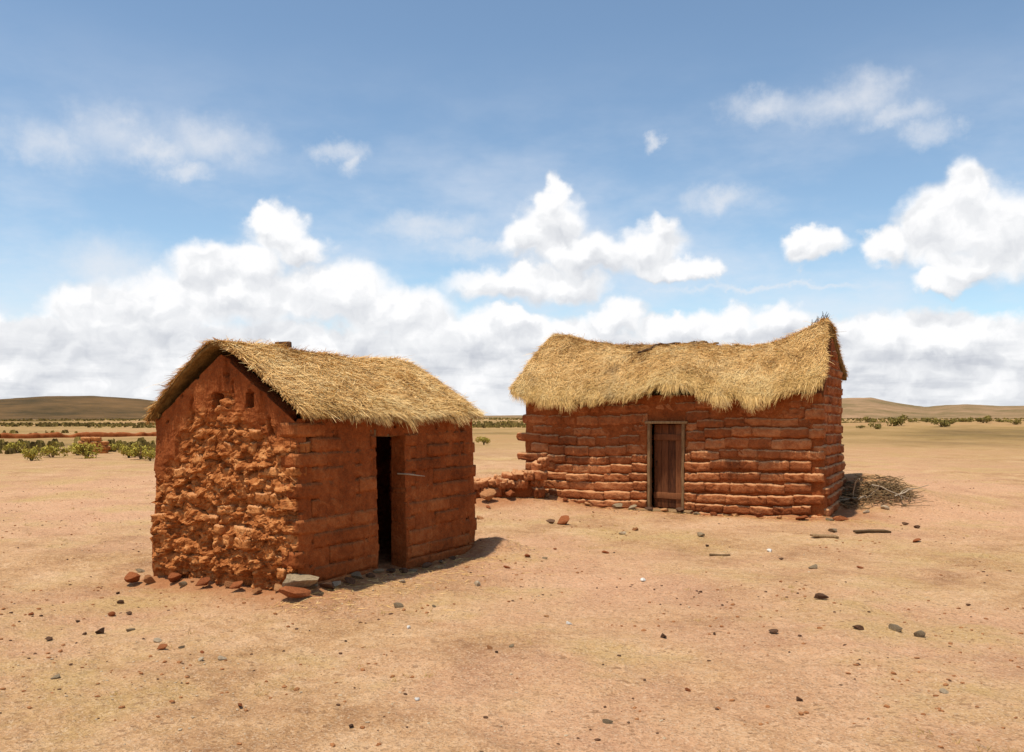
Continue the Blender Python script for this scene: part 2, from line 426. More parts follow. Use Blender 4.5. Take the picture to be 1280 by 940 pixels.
STONE_MAT = {
    'grey': mat_simple('grey_stone', [(0.25, (0.12, 0.082, 0.045)), (0.55, (0.29, 0.205, 0.115)), (0.8, (0.46, 0.34, 0.20))], 9, 0.3, 0.9, 0.2, 0.02),
    'dark': mat_simple('dark_stone', [(0.25, (0.050, 0.026, 0.014)), (0.55, (0.135, 0.065, 0.032)), (0.8, (0.24, 0.13, 0.070))], 9, 0.3, 0.9, 0.2, 0.02),
    'red': mat_simple('red_clod', [(0.25, (0.16, 0.042, 0.014)), (0.55, (0.32, 0.10, 0.034)), (0.8, (0.46, 0.18, 0.07))], 9, 0.3, 0.95, 0.1, 0.02),
    'brown': mat_simple('brown_clod', [(0.25, (0.24, 0.09, 0.032)), (0.55, (0.42, 0.19, 0.075)), (0.8, (0.56, 0.30, 0.13))], 9, 0.3, 0.95, 0.1, 0.02),
    'pale': mat_simple('pale_stone', [(0.25, (0.34, 0.23, 0.13)), (0.55, (0.55, 0.42, 0.27)), (0.8, (0.70, 0.57, 0.40))], 9, 0.2, 0.9, 0.2, 0.02),
    'white': mat_simple('white_pebble', [(0.25, (0.55, 0.47, 0.38)), (0.55, (0.76, 0.70, 0.60)), (0.8, (0.86, 0.82, 0.75))], 9, 0.1, 0.8, 0.3, 0.01),
}


def mat_leaf(name, a, bcol):
    m, t, b = new_mat(name, 0.8, 0.2)
    at = t.node('ShaderNodeAttribute', attribute_name='tint')
    t.put(b.inputs['Base Color'], t.ramp(at.outputs['Fac'], [(0, a), (1, bcol)]))
    return m


M_YLEAF = mat_leaf('yellow_green_leaves', (0.15, 0.115, 0.016), (0.52, 0.41, 0.060))
M_GLEAF = mat_leaf('olive_leaves', (0.075, 0.062, 0.014), (0.30, 0.225, 0.048))

# ------------------------------------------------------------------ where the two huts stand
HL = dict(L=3.21, w=2.0, c=np.array([-2.01, 8.24]), U=np.array([0.48, 0.8773]), end=-1)
HL['W'] = np.array([-HL['U'][1], HL['U'][0]])
HL['ctr'] = HL['c'] + HL['U'] * HL['L'] / 2 + HL['W'] * HL['w'] / 2
HR = dict(L=5.51, w=2.6, c=np.array([0.23, 17.0]), U=np.array([0.891, -0.454]))
HR['W'] = np.array([-HR['U'][1], HR['U'][0]])
HR['ctr'] = HR['c'] + HR['U'] * HR['L'] / 2 + HR['W'] * HR['w'] / 2


def hut_dist(h, x, y):
    dx, dy = x - h['ctr'][0], y - h['ctr'][1]
    lx = np.abs(dx * h['U'][0] + dy * h['U'][1]) - h['L'] / 2
    ly = np.abs(dx * h['W'][0] + dy * h['W'][1]) - h['w'] / 2
    return np.hypot(np.maximum(lx, 0), np.maximum(ly, 0)) + np.minimum(np.maximum(lx, ly), 0)


def gauss(x, y, cx, cy, sx, sy): return np.exp(-((x - cx) ** 2 / (2 * sx * sx) + (y - cy) ** 2 / (2 * sy * sy)))


def gh(x, y):
    """height of the ground"""
    x = np.asarray(x, float); y = np.asarray(y, float)
    r = np.hypot(x, y)
    fade = 1 - sstep(30, 70, r)
    z = 0.045 * fbm(x * 0.45, y * 0.45, 0, 3, 3) + fade * (0.030 * fbm(x * 2.1, y * 2.1, 0, 4, 5, 0.6) + 0.008 * fbm(x * 8, y * 8, 0, 2, 9))
    z = z * sstep(2, 6, r) + sstep(60, 400, r) * 0.9 * fbm(x * 0.008, y * 0.008, 0, 3, 21)
    z = z + 0.33 * gauss(x, y, 3.4, 19.6, 6.0, 2.2)
    z = z + 0.16 * gauss(x, y, -0.1, 16.9, 0.9, 0.7) + 0.42 * gauss(x, y, 6.9, 17.0, 0.8, 0.8)
    z = z + 0.22 * gauss(x, y, -1.2, 18.6, 1.4, 1.0)
    z = z + 1.15 * gauss(x, y, 48, 88, 30, 26)
    dl = hut_dist(HL, x, y); dr = hut_dist(HR, x, y)
    z = z + (-0.015 + 0.05 * fbm(x * 1.6, y * 1.6, 0, 2, 31)) * np.exp(-(np.maximum(dl, 0) / 0.22) ** 2)
    z = z + (-0.08 + 0.05 * fbm(x * 1.3, y * 1.3, 0, 2, 33)) * np.exp(-(np.maximum(dr, 0) / 0.35) ** 2)
    z = z + 0.20 * gauss(x, y, -0.22, 11.05, 0.24, 0.22)
    z = z + (0.055 + 0.05 * fbm(x * 3, y * 3, 0, 2, 35)) * (np.exp(-(np.maximum(dl, 0) / 0.13) ** 2) + np.exp(-(np.maximum(dr, 0) / 0.18) ** 2))
    return z


def ghf(x, y): return float(gh(np.array([x]), np.array([y]))[0])


# ------------------------------------------------------------------ ground sheet out to the horizon
ang_front = np.linspace(-R(52), R(52), 560)
ang_back = np.linspace(R(52), 2 * np.pi - R(52), 90)[1:-1]
ang = np.concatenate([ang_front, ang_back])
rad = np.concatenate([[0.0, 0.7, 1.4], 2.0 * 1.0065 ** np.arange(0, 420), 2.0 * 1.0065 ** 419 * 1.055 ** np.arange(1, 106)])
RR, AA = np.meshgrid(rad, ang, indexing='ij')
gx = RR * np.sin(AA); gy = RR * np.cos(AA)
gv = np.stack([gx, gy, gh(gx, gy)], -1).reshape(-1, 3)
gf = grid_faces(len(rad), len(ang), True)[:, ::-1]
gme = mesh_np('ground', gv, [gf])
deb = np.maximum(np.exp(-np.maximum(hut_dist(HL, gx, gy), 0) / 0.42), np.exp(-np.maximum(hut_dist(HR, gx, gy), 0) / 0.75))
deb = np.maximum(deb, 0.9 * gauss(gx, gy, -0.5, 16.3, 0.9, 0.5))
gat = gme.attributes.new('debris', 'FLOAT', 'POINT'); gat.data.foreach_set('value', deb.reshape(-1).astype(np.float32))
ground = link('ground', gme, None, M_GROUND)
tag(ground, 'bare pinkish sandy earth strewn with stones around the huts', None, None, 'structure')

# ------------------------------------------------------------------ hills on the horizon
def mat_hill(name, a, b_):
    m, t, b = new_mat(name, 0.98, 0.05)
    pos = t.node('ShaderNodeNewGeometry').outputs['Position']
    n = t.noise(t.v('MULTIPLY', pos, (0.02, 0.02, 0.05)), 1.0, 9, 0.74)
    t.put(b.inputs['Base Color'], t.ramp(n, [(0.36, a), (0.64, b_)]))
    return m


def hill_range(name, az0, az1, dist, depth, prof, mat, label, seed, n=220):
    """a real ridge of ground: crest height table over azimuth, falling off towards and away from us"""
    a = np.linspace(R(az0), R(az1), n); k = np.linspace(-1, 1, 34)
    K, A = np.meshgrid(k, a, indexing='ij')
    crest = np.interp(np.degrees(A), [p[0] for p in prof], [p[1] for p in prof])
    d = dist + K * depth
    x = d * np.sin(A); y = d * np.cos(A)
    edge = sstep(0, 0.08, (A - A.min()) / (A.max() - A.min())) * sstep(0, 0.08, (A.max() - A) / (A.max() - A.min()))
    z = (crest * (0.9 + 0.22 * fbm(x * 0.006, y * 0.006, 0, 5, seed)) * np.cos(K * np.pi / 2) ** 1.3) * edge - 1.2
    z = z + 0.05 * crest * fbm(x * 0.03, y * 0.03, 0, 4, seed + 4) * (1 - np.abs(K))
    o = link(name, mesh_np(name, np.stack([x, y, z], -1).reshape(-1, 3), [grid_faces(len(k), n)]), None, mat)
    return tag(o, label, None, None, 'structure')


M_HILL_D = mat_hill('dark_scrub_hill', (0.060, 0.042, 0.018), (0.17, 0.095, 0.038))
M_HILL_P = mat_hill('pink_earth_hill', (0.14, 0.105, 0.040), (0.36, 0.215, 0.115))
hill_range('hills', -58, -14, 900, 330, [(-58, 14), (-40, 19), (-33, 17), (-28, 22), (-25.5, 23), (-23, 20), (-20, 14), (-14, 5)], M_HILL_D, 'dark brown scrubby hills on the horizon behind the small hut', 41)
hill_range('hills', -22, 19, 1500, 480, [(-22, 12), (-10, 6), (-2, 5.5), (0, 6), (6, 5), (19, 6)], M_HILL_P, 'very low pale brown rise on the horizon between the two huts', 47)
hill_range('hills', 9, 58, 1100, 380, [(9, 7), (17, 20), (20, 28), (22.3, 28), (23.6, 21), (25.2, 15.5), (26.3, 18), (27.3, 19), (29, 16), (33, 20), (40, 26), (58, 12)], M_HILL_P, 'low rounded pinkish hills on the horizon behind the large hut', 43)


# ------------------------------------------------------------------ hut shell
def outline(L, w, r, ds):
    """closed outline of the hut plan with worn corners: points, normals, wall id, coordinate along that wall
    walls: 0 front (y=-w/2), 1 right gable (x=+L/2), 2 back, 3 left gable"""
    P_, N_, ID, S = [], [], [], []
    def seg(p, q, n, wid, along):
        m = max(2, int(math.dist(p, q) / ds))
        for i in range(m):
            k = i / m
            pt = (p[0] + (q[0] - p[0]) * k, p[1] + (q[1] - p[1]) * k)
            P_.append(pt); N_.append(n); ID.append(wid); S.append(pt[0] if along == 0 else pt[1])
    def arc(c, a0, wid, wid2):
        m = 5
        for i in range(m):
            a = a0 + math.pi / 2 * i / m
            P_.append((c[0] + r * math.cos(a), c[1] + r * math.sin(a))); N_.append((math.cos(a), math.sin(a)))
            q = wid if i < m / 2 else wid2
            ID.append(q); S.append(P_[-1][0] if q in (0, 2) else P_[-1][1])
    hx, hy = L / 2, w / 2
    seg((-hx + r, -hy), (hx - r, -hy), (0, -1), 0, 0); arc((hx - r, -hy + r), -math.pi / 2, 0, 1)
    seg((hx, -hy + r), (hx, hy - r), (1, 0), 1, 1); arc((hx - r, hy - r), 0, 1, 2)
    seg((hx - r, hy), (-hx + r, hy), (0, 1), 2, 0); arc((-hx + r, hy - r), math.pi / 2, 2, 3)
    seg((-hx, hy - r), (-hx, -hy + r), (-1, 0), 3, 1); arc((-hx + r, -hy + r), math.pi, 3, 0)
    return np.array(P_), np.array(N_), np.array(ID), np.array(S)


def hut_wall(hut, L, w, top_fn, disp_fn, door, ds, nz, zb, mat, thick=0.32, r=0.07, batter=0.05, worn_fn=None):
    p, n, wid, s = outline(L, w, r, ds)
    nc = len(p)
    ztop = top_fn(wid, s)
    v = np.linspace(0, 1, nz)[:, None]
    Z = zb + (ztop[None, :] - zb) * v
    # a row exactly at the door head keeps the opening square
    WID = np.broadcast_to(wid, Z.shape); S = np.broadcast_to(s, Z.shape)
    D = disp_fn(WID, S, Z) + batter * np.clip(1 - Z / 1.6, 0, 1)
    X = p[None, :, 0] + n[None, :, 0] * D; Y = p[None, :, 1] + n[None, :, 1] * D
    outer = np.stack([X, Y, Z], -1).reshape(-1, 3)
    pin = np.stack([np.clip(p[:, 0], -L / 2 + thick, L / 2 - thick), np.clip(p[:, 1], -w / 2 + thick, w / 2 - thick)], -1)
    inner = np.stack([np.broadcast_to(pin[None, :, 0], Z.shape), np.broadcast_to(pin[None, :, 1], Z.shape), Z], -1).reshape(-1, 3)
    F = grid_faces(nz, nc, True)
    cs = S.reshape(-1)[F].mean(1); cz = Z.reshape(-1)[F].mean(1); cw = WID.reshape(-1)[F]
    jag = 0.022 * fbm(cz * 9, cs * 0 + 3, 0, 2, 77)
    hole = (cw == 0).all(1) & (cs > door[0] + jag) & (cs < door[1] + jag * 0.6) & (cz < door[2]) & (cz > door[3])
    F = F[~hole]
    off = nz * nc
    Fi = F[:, ::-1] + off
    e = np.concatenate([F[:, [0, 1]], F[:, [1, 2]], F[:, [2, 3]], F[:, [3, 0]]])
    key = np.minimum(e[:, 0], e[:, 1]).astype(np.int64) * (off + 1) + np.maximum(e[:, 0], e[:, 1])
    u, idx, cnt = np.unique(key, return_index=True, return_counts=True)
    be = e[idx[cnt == 1]]
    Fb = np.stack([be[:, 1], be[:, 0], be[:, 0] + off, be[:, 1] + off], -1)
    me = mesh_np('wall', np.concatenate([outer, inner]), [F, Fi, Fb], smooth=worn_fn is None)
    worn = worn_fn(WID, S, Z).reshape(-1) if worn_fn else np.zeros(off)
    at_ = me.attributes.new('worn', 'FLOAT', 'POINT'); at_.data.foreach_set('value', np.concatenate([worn, np.zeros(off)]).astype(np.float32))
    return link('wall', me, hut, mat)


# ------------------------------------------------------------------ adobe brick shapes, shared by all bricks
def brick_variant(i, rough, loaf, jag, nx=8, nz=4, ny=3):
    bm = bmesh.new(); bmesh.ops.create_cube(bm, size=2.0)
    def cut(axis, k):
        ed = [e for e in bm.edges if abs((e.verts[0].co - e.verts[1].co)[axis]) > 1.5]
        if k: bmesh.ops.subdivide_edges(bm, edges=ed, cuts=k, use_grid_fill=True)
    cut(0, nx - 1); cut(2, nz - 1); cut(1, ny - 1)
    co = np.array([v.co for v in bm.verts])
    a = np.abs(co); ex = np.array([9, 4.2, 3.4])
    # pull the corners in to a worn, loaf-like block
    nrm = ((a ** 4).sum(1)) ** 0.25
    soft = np.array([0.06, 0.30, 0.46]) * loaf
    q = co * (1 - soft * (1 - 1 / nrm)[:, None] * 2.0)
    sd = 100 + i * 13
    for k, amp in ((0, 0.05), (1, 0.16), (2, 0.15)):
        q[:, k] += rough * amp * fbm(co[:, 0] * (1.6 + jag) + i * 5.1, co[:, 1] * (0.5 + 0.8 * jag) + k * 3, co[:, 2] * (0.7 + 0.8 * jag), 3, sd + k)
    q[:, 2] += 0.10 * rough * fbm(co[:, 0] * 1.1, co[:, 0] * 0 + i, 0, 2, sd + 9)
    for v, c in zip(bm.verts, q): v.co = c
    me = bpy.data.meshes.new('brick'); bm.to_mesh(me); bm.free()
    for p in me.polygons: p.use_smooth = True
    return me


def brick_set(mat, rough, n, loaf=1.0, jag=1.0):
    out = []
    for i in range(n):
        me = brick_variant(i, rough, loaf, jag); me.materials.append(mat); out.append(me)
    return out


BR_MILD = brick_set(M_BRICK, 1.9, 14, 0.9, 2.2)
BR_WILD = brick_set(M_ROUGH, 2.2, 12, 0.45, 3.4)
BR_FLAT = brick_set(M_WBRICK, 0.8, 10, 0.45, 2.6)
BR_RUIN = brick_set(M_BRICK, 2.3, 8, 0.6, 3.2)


def put_brick(parent, me, loc, half, rot):
    o = bpy.data.objects.new('brick', me); COL.objects.link(o); o.parent = parent
    o.location = loc; o.scale = half; o.rotation_euler = rot
    return o


def lay_bricks(parent, wid, L, w, top, course, lens, proud, mats, rng, avoid=(), depth=0.22, zb=-0.1, ext=None, wav=0.03, tilt=0.02, batter=0.05, keep=None, gap=0.018):
    """bricks of one wall in running bond; avoid: rectangles (s0,s1,z0,z1) with no bricks"""
    ln = L if wid in (0, 2) else w
    row = 0; z = zb; n = 0
    while True:
        hgt = course * rng.uniform(0.86, 1.12)
        s = -ln / 2 + (depth * 0.9 if (row + (wid % 2)) % 2 else 0.0)
        s_end = ln / 2 - (depth * 0.9 if (row + (wid % 2)) % 2 else 0.0)
        done = True
        first = True
        while s < s_end - 0.05:
            bl = rng.uniform(*lens)
            if s_end - (s + bl) < lens[0] * 0.6: bl = s_end - s
            a, b = s, s + bl
            zc = z + hgt / 2
            for (s0, s1, z0, z1) in avoid:         # bricks stop at an opening
                if zc + hgt * 0.4 > z0 and zc - hgt * 0.4 < z1:
                    if a < s0 < b: b = s0
                    elif a < s1 < b: a = s1
                    elif a >= s0 and b <= s1: b = a
            if b - a > 0.07:
                sc = (a + b) / 2
                zc2 = zc + wav * float(vnoise(np.array([sc * 0.7]), np.array([row * 0.13 + wid * 7]), 0, 55)[0])
                if zc2 + hgt * 0.55 < top(np.array([wid]), np.array([sc]))[0] - 0.02:
                    done = False
                    if keep is None or keep(sc, zc2, rng):
                        pr = proud(sc, zc2) + rng.normal(0, 0.006)
                        pr += batter * max(0.0, min(1.0, 1 - zc2 / 1.6))
                        e0 = ext(sc, zc2) if (ext and first) else 0.0
                        hl = (b - a) / 2 - gap / 2 + e0 / 2; sc -= e0 / 2
                        d2 = depth / 2
                        if wid == 0: loc = (sc, -w / 2 - pr + d2, zc2); rz = 0
                        elif wid == 1: loc = (L / 2 + pr - d2, sc, zc2); rz = math.pi / 2
                        elif wid == 2: loc = (sc, w / 2 + pr - d2, zc2); rz = math.pi
                        else: loc = (-L / 2 - pr + d2, sc, zc2); rz = -math.pi / 2
                        put_brick(parent, mats[rng.integers(len(mats))], loc, (hl + 0.012, d2, hgt / 2 - gap / 2 + 0.004),
                                  (rng.normal(0, tilt), rng.normal(0, tilt * 0.6), rz + rng.normal(0, tilt)))
                        n += 1
                first = False
            s += bl
        z += hgt; row += 1
        if done and z > 0.6 or row > 30: break
    return n


# ------------------------------------------------------------------ thatch
class Roof:
    """surface of a thatched roof: x along the ridge, k from the ridge (0) to the eave (1), side -1 front / +1 back"""
    def __init__(s, x0, x1, ridge, ef, eb, yf, yb, ridge_y=0.0, bump=0.035, seed=0, belly=0.03, soft=0.14, inset=(0.0, 0.0)):
        s.x0, s.x1, s.ridge, s.ef, s.eb, s.yf, s.yb, s.ry, s.bump, s.seed, s.belly, s.soft, s.inset = x0, x1, ridge, ef, eb, yf, yb, ridge_y, bump, seed, belly, soft, inset

    def at(s, u, k, side):
        """u 0..1 along, returns (n,3)"""
        u, k, side = np.broadcast_arrays(np.asarray(u, float), np.asarray(k, float), np.asarray(side, float))
        a = s.x0 + s.inset[0] * (1 - k); b = s.x1 - s.inset[1] * (1 - k)
        x = a + (b - a) * u
        x = x + 0.03 * fbm(k * 5 + side, u * 0 + s.seed, 0, 2, s.seed + 3) * (np.abs(u - 0.5) * 2) ** 3
        zr = np.interp(x, [p[0] for p in s.ridge], [p[1] for p in s.ridge])
        zf = np.interp(x, [p[0] for p in s.ef], [p[1] for p in s.ef]); zb = np.interp(x, [p[0] for p in s.eb], [p[1] for p in s.eb])
        ze = np.where(side < 0, zf, zb); ye = np.where(side < 0, s.yf, s.yb)
        g = (np.sqrt(k * k + s.soft ** 2) - s.soft) / (math.sqrt(1 + s.soft ** 2) - s.soft)
        ze = ze + 0.035 * fbm(x * 2.6, x * 0 + side * 3, 0, 3, s.seed + 21)
        g = np.where(k > 1, 1 + (k - 1) * 1.25, g)
        y = s.ry + (ye - s.ry) * k
        z = zr + (ze - zr) * g + s.belly * np.sin(np.pi * np.clip(k, 0, 1))
        z = z + s.bump * fbm(x * 2.3, y * 2.3, 0, 3, s.seed + 11) + s.bump * 0.5 * fbm(x * 9, y * 5, 0, 2, s.seed + 12)
        return np.stack([x, y, z], -1)


def thatch_body(roof, thick, mat, parent, nu=150, nk=44):
    kk = np.concatenate([np.linspace(1, 0, nk), np.linspace(0, 1, nk)[1:]])
    sd = np.concatenate([-np.ones(nk), np.ones(nk - 1)])
    U, K = np.meshgrid(np.linspace(0, 1, nu), kk, indexing='ij'); _, S = np.meshgrid(np.linspace(0, 1, nu), sd, indexing='ij')
    top = roof.at(U, K, S)
    bot = top.copy(); bot[..., 2] -= thick * (1 - 0.35 * K)
    nr, nc = U.shape
    top = top.reshape(-1, 3); bot = bot.reshape(-1, 3); off = len(top)
    F = grid_faces(nr, nc); be = []
    r = np.arange(nr - 1); c = np.arange(nc - 1)
    be.append(np.stack([c, c + 1, c + 1 + off, c + off], -1)); q = (nr - 1) * nc
    be.append(np.stack([q + c + 1, q + c, q + c + off, q + c + 1 + off], -1))
    be.append(np.stack([(r + 1) * nc, r * nc, r * nc + off, (r + 1) * nc + off], -1))
    be.append(np.stack([r * nc + nc - 1, (r + 1) * nc + nc - 1, (r + 1) * nc + nc - 1 + off, r * nc + nc - 1 + off], -1))
    me = mesh_np('thatch_body', np.concatenate([top, bot]), [F[:, ::-1], F + off] + be)
    return link('roof', me, parent, mat)


def ribbons(name, p0, d, nrm, length, width, lift, droop, tint, green, parent, mat, rng):
    """n straw blades, each a bent strip of three cross-lines"""
    n = len(p0)
    side = np.cross(d, nrm); side /= np.linalg.norm(side, axis=1)[:, None] + 1e-9
    tw = rng.normal(0, 0.5, n)[:, None]
    side = side * np.cos(tw) + nrm * np.sin(tw)
    rows = []
    for tau, wv in ((0.0, 0.8), (0.5, 1.0), (1.0, 0.25)):
        q = p0 + d * (length * tau)[:, None] + nrm * (lift * tau)[:, None]
        q[:, 2] -= droop * tau * tau
        hw = side * (width * wv / 2)[:, None]
        rows += [q - hw, q + hw]
    V = np.stack(rows, 1).reshape(-1, 3)
    b = np.arange(n) * 6
    F = np.concatenate([np.stack([b, b + 1, b + 3, b + 2], -1), np.stack([b + 2, b + 3, b + 5, b + 4], -1)])
    me = mesh_np(name, V, [F], smooth=False)
    ca = me.color_attributes.new('tint', 'FLOAT_COLOR', 'POINT')
    col = np.ones((n, 6, 4), np.float32); col[..., 0] = tint[:, None]; col[..., 1] = green[:, None]; col[..., 2] = 0
    ca.data.foreach_set('color', col.ravel())
    o = link(name, me, parent, mat)
    tag(o, kind='stuff')
    return o


def thatch_straw(roof, parent, rng, n_front, n_back, n_eave, n_verge, eave_len, seed, swirl=0.45, green_amt=0.6):
    P0, D, N, LN, WD, LF, DR, TI, GR = [], [], [], [], [], [], [], [], []

    def add(u, k, side, ln, lift, droop, jit, wid, tint, green, extra=None):
        eps = 0.01
        p = roof.at(u, k, side)
        dk = roof.at(u, k + eps, side) - p; dk /= np.linalg.norm(dk, axis=1)[:, None]
        du = roof.at(np.clip(u + 0.01, 0, 1.2), k, side) - p; du /= np.linalg.norm(du, axis=1)[:, None] + 1e-9
        nr = np.cross(du, dk); nr *= np.sign(nr[:, 2:3] + 1e-9); nr /= np.linalg.norm(nr, axis=1)[:, None]
        an = rng.normal(0, jit, len(u)) + swirl * fbm(p[:, 0] * 1.4, p[:, 1] * 1.4, p[:, 2], 3, seed + 40) + 0.8 * fbm(p[:, 0] * 7, p[:, 1] * 5, p[:, 2] * 5, 2, seed + 41)
        if extra is not None: an = an + extra
        dd = dk * np.cos(an)[:, None] + du * np.sin(an)[:, None]
        P0.append(p + nr * rng.uniform(-0.004, 0.014, len(u))[:, None]); D.append(dd); N.append(nr)
        LN.append(ln); WD.append(wid); LF.append(lift); DR.append(droop); TI.append(tint); GR.append(green)

    for n, side in ((n_front, -1), (n_back, 1)):
        u = rng.uniform(0, 1, n); k = rng.uniform(0, 1, n) ** 0.9
        pp = roof.at(u, k, side)
        patch = fbm(pp[:, 0] * 1.7, pp[:, 1] * 1.7, pp[:, 2] * 1.7, 4, seed + 50)
        clump = fbm(pp[:, 0] * 9, pp[:, 1] * 3, pp[:, 2] * 3, 2, seed + 51)
        tint = np.clip(0.60 + 0.75 * patch + 0.40 * clump + rng.normal(0, 0.17, n), 0, 1)
        green = np.clip(green_amt * (sstep(0.62, 1.0, k) * 0.75 + 0.35 * np.maximum(patch, 0)) + rng.normal(0, 0.08, n), 0, 0.9)
        ln = rng.uniform(0.05, 0.17, n); ln = np.minimum(ln, 0.03 + (1.06 - k) * 1.2)
        add(u, k, side, ln, rng.uniform(0.0, 0.030, n) + 0.05 * (rng.uniform(0, 1, n) > 0.93), rng.uniform(0, 0.012, n), 0.75, rng.uniform(0.003, 0.0075, n), tint, green)
    # loose longer stalks lying every which way
    n = n_front // 14; u = rng.uniform(0, 1, n); k = rng.uniform(0, 0.9, n)
    add(u, k, np.where(rng.uniform(0, 1, n) < 0.85, -1.0, 1.0), rng.uniform(0.15, 0.36, n), rng.uniform(0.0, 0.05, n), rng.uniform(0, 0.03, n), 0.8, rng.uniform(0.004, 0.009, n), np.clip(rng.normal(0.6, 0.3, n), 0, 1), np.clip(rng.normal(0.1, 0.2, n), 0, 0.8))
    # eave fringe hanging in uneven locks
    for side, n in ((-1, n_eave), (1, n_eave // 2)):
        u = rng.uniform(0, 1, n); k = rng.uniform(0.86, 1.0, n)
        x = roof.at(u, k, side)[:, 0]
        lock = 0.5 + 0.5 * fbm(x * 4.5, x * 0 + side, 0, 3, seed + 60); fine = 0.5 + 0.5 * vnoise(x * 17, x * 0 + side * 3, 0, seed + 61)
        ln = eave_len * (0.50 + 1.1 * lock ** 2.2 * 1.3 + 0.40 * fine) * rng.uniform(0.6, 1.1, n)
        tint = np.clip(0.42 + 0.3 * (lock - 0.5) + rng.normal(0, 0.17, n), 0, 1)
        lean = 0.7 * vnoise(x * 2.2, x * 0 + 5, 0, seed + 62)
        add(u, k, side, ln, rng.uniform(-0.03, 0.02, n), ln * rng.uniform(0.15, 0.5, n), 0.22, rng.uniform(0.004, 0.009, n), tint,
            np.clip(green_amt * rng.uniform(0.35, 1.1, n), 0, 0.95), lean)
    # ragged verges at both ends
    for end in (0.0, 1.0):
        n = n_verge
        side = np.where(rng.uniform(0, 1, n) < 0.6, -1.0, 1.0); k = rng.uniform(0, 1, n); u = np.abs(end - np.abs(rng.normal(0, 0.006, n)))
        sg = 1 if end > 0.5 else -1
        tint = np.clip(rng.normal(0.45, 0.2, n), 0, 1)
        add(u, k, side, rng.uniform(0.04, 0.11, n), rng.uniform(-0.02, 0.03, n), rng.uniform(0.0, 0.02, n), 0.35, rng.uniform(0.004, 0.008, n), tint,
            np.clip(green_amt * rng.uniform(0.0, 0.9, n), 0, 0.9), sg * rng.uniform(0.1, 1.1, n))
    cat = np.concatenate
    return ribbons('thatch', cat(P0), cat(D), cat(N), cat(LN), cat(WD), cat(LF), cat(DR), cat(TI), cat(GR), parent, M_STRAW, rng)


# ------------------------------------------------------------------ the small hut
rng = np.random.default_rng(11)
L, w = HL['L'], HL['w']
small = empty('adobe_hut', (*HL['ctr'], 0.0), math.atan2(HL['U'][1], HL['U'][0]))
tag(small, 'small square adobe hut with crumbling gable and a dark open doorway', 'hut')
EAVE_L, RIDGE_L = 1.68, 2.37


def top_small(wid, s):
    g = EAVE_L + (RIDGE_L - EAVE_L) * (1 - np.abs(2 * s / w))
    return np.where((wid == 1) | (wid == 3), np.clip(g, EAVE_L, RIDGE_L) - 0.05, EAVE_L)


DOOR_L = (-L / 2 + 1.19, -L / 2 + 1.70, 1.50, 0.02)
NICHES = [(0.06, 1.86, 0.055, 0.075), (-0.39, 1.86, 0.05, 0.07)]


def rough_mask(s, z):
    """how far the face of the near gable has crumbled: bare and lumpy below, smooth mud above"""
    edge = 1.52 + 0.22 * np.cos((s + 0.1) * 2.6) - 0.30 * sstep(0.35, 1.0, s) + 0.45 * fbm(s * 2.4, z * 2.4, 0, 4, 91, 0.6)
    return sstep(0.22, -0.22, z - edge)


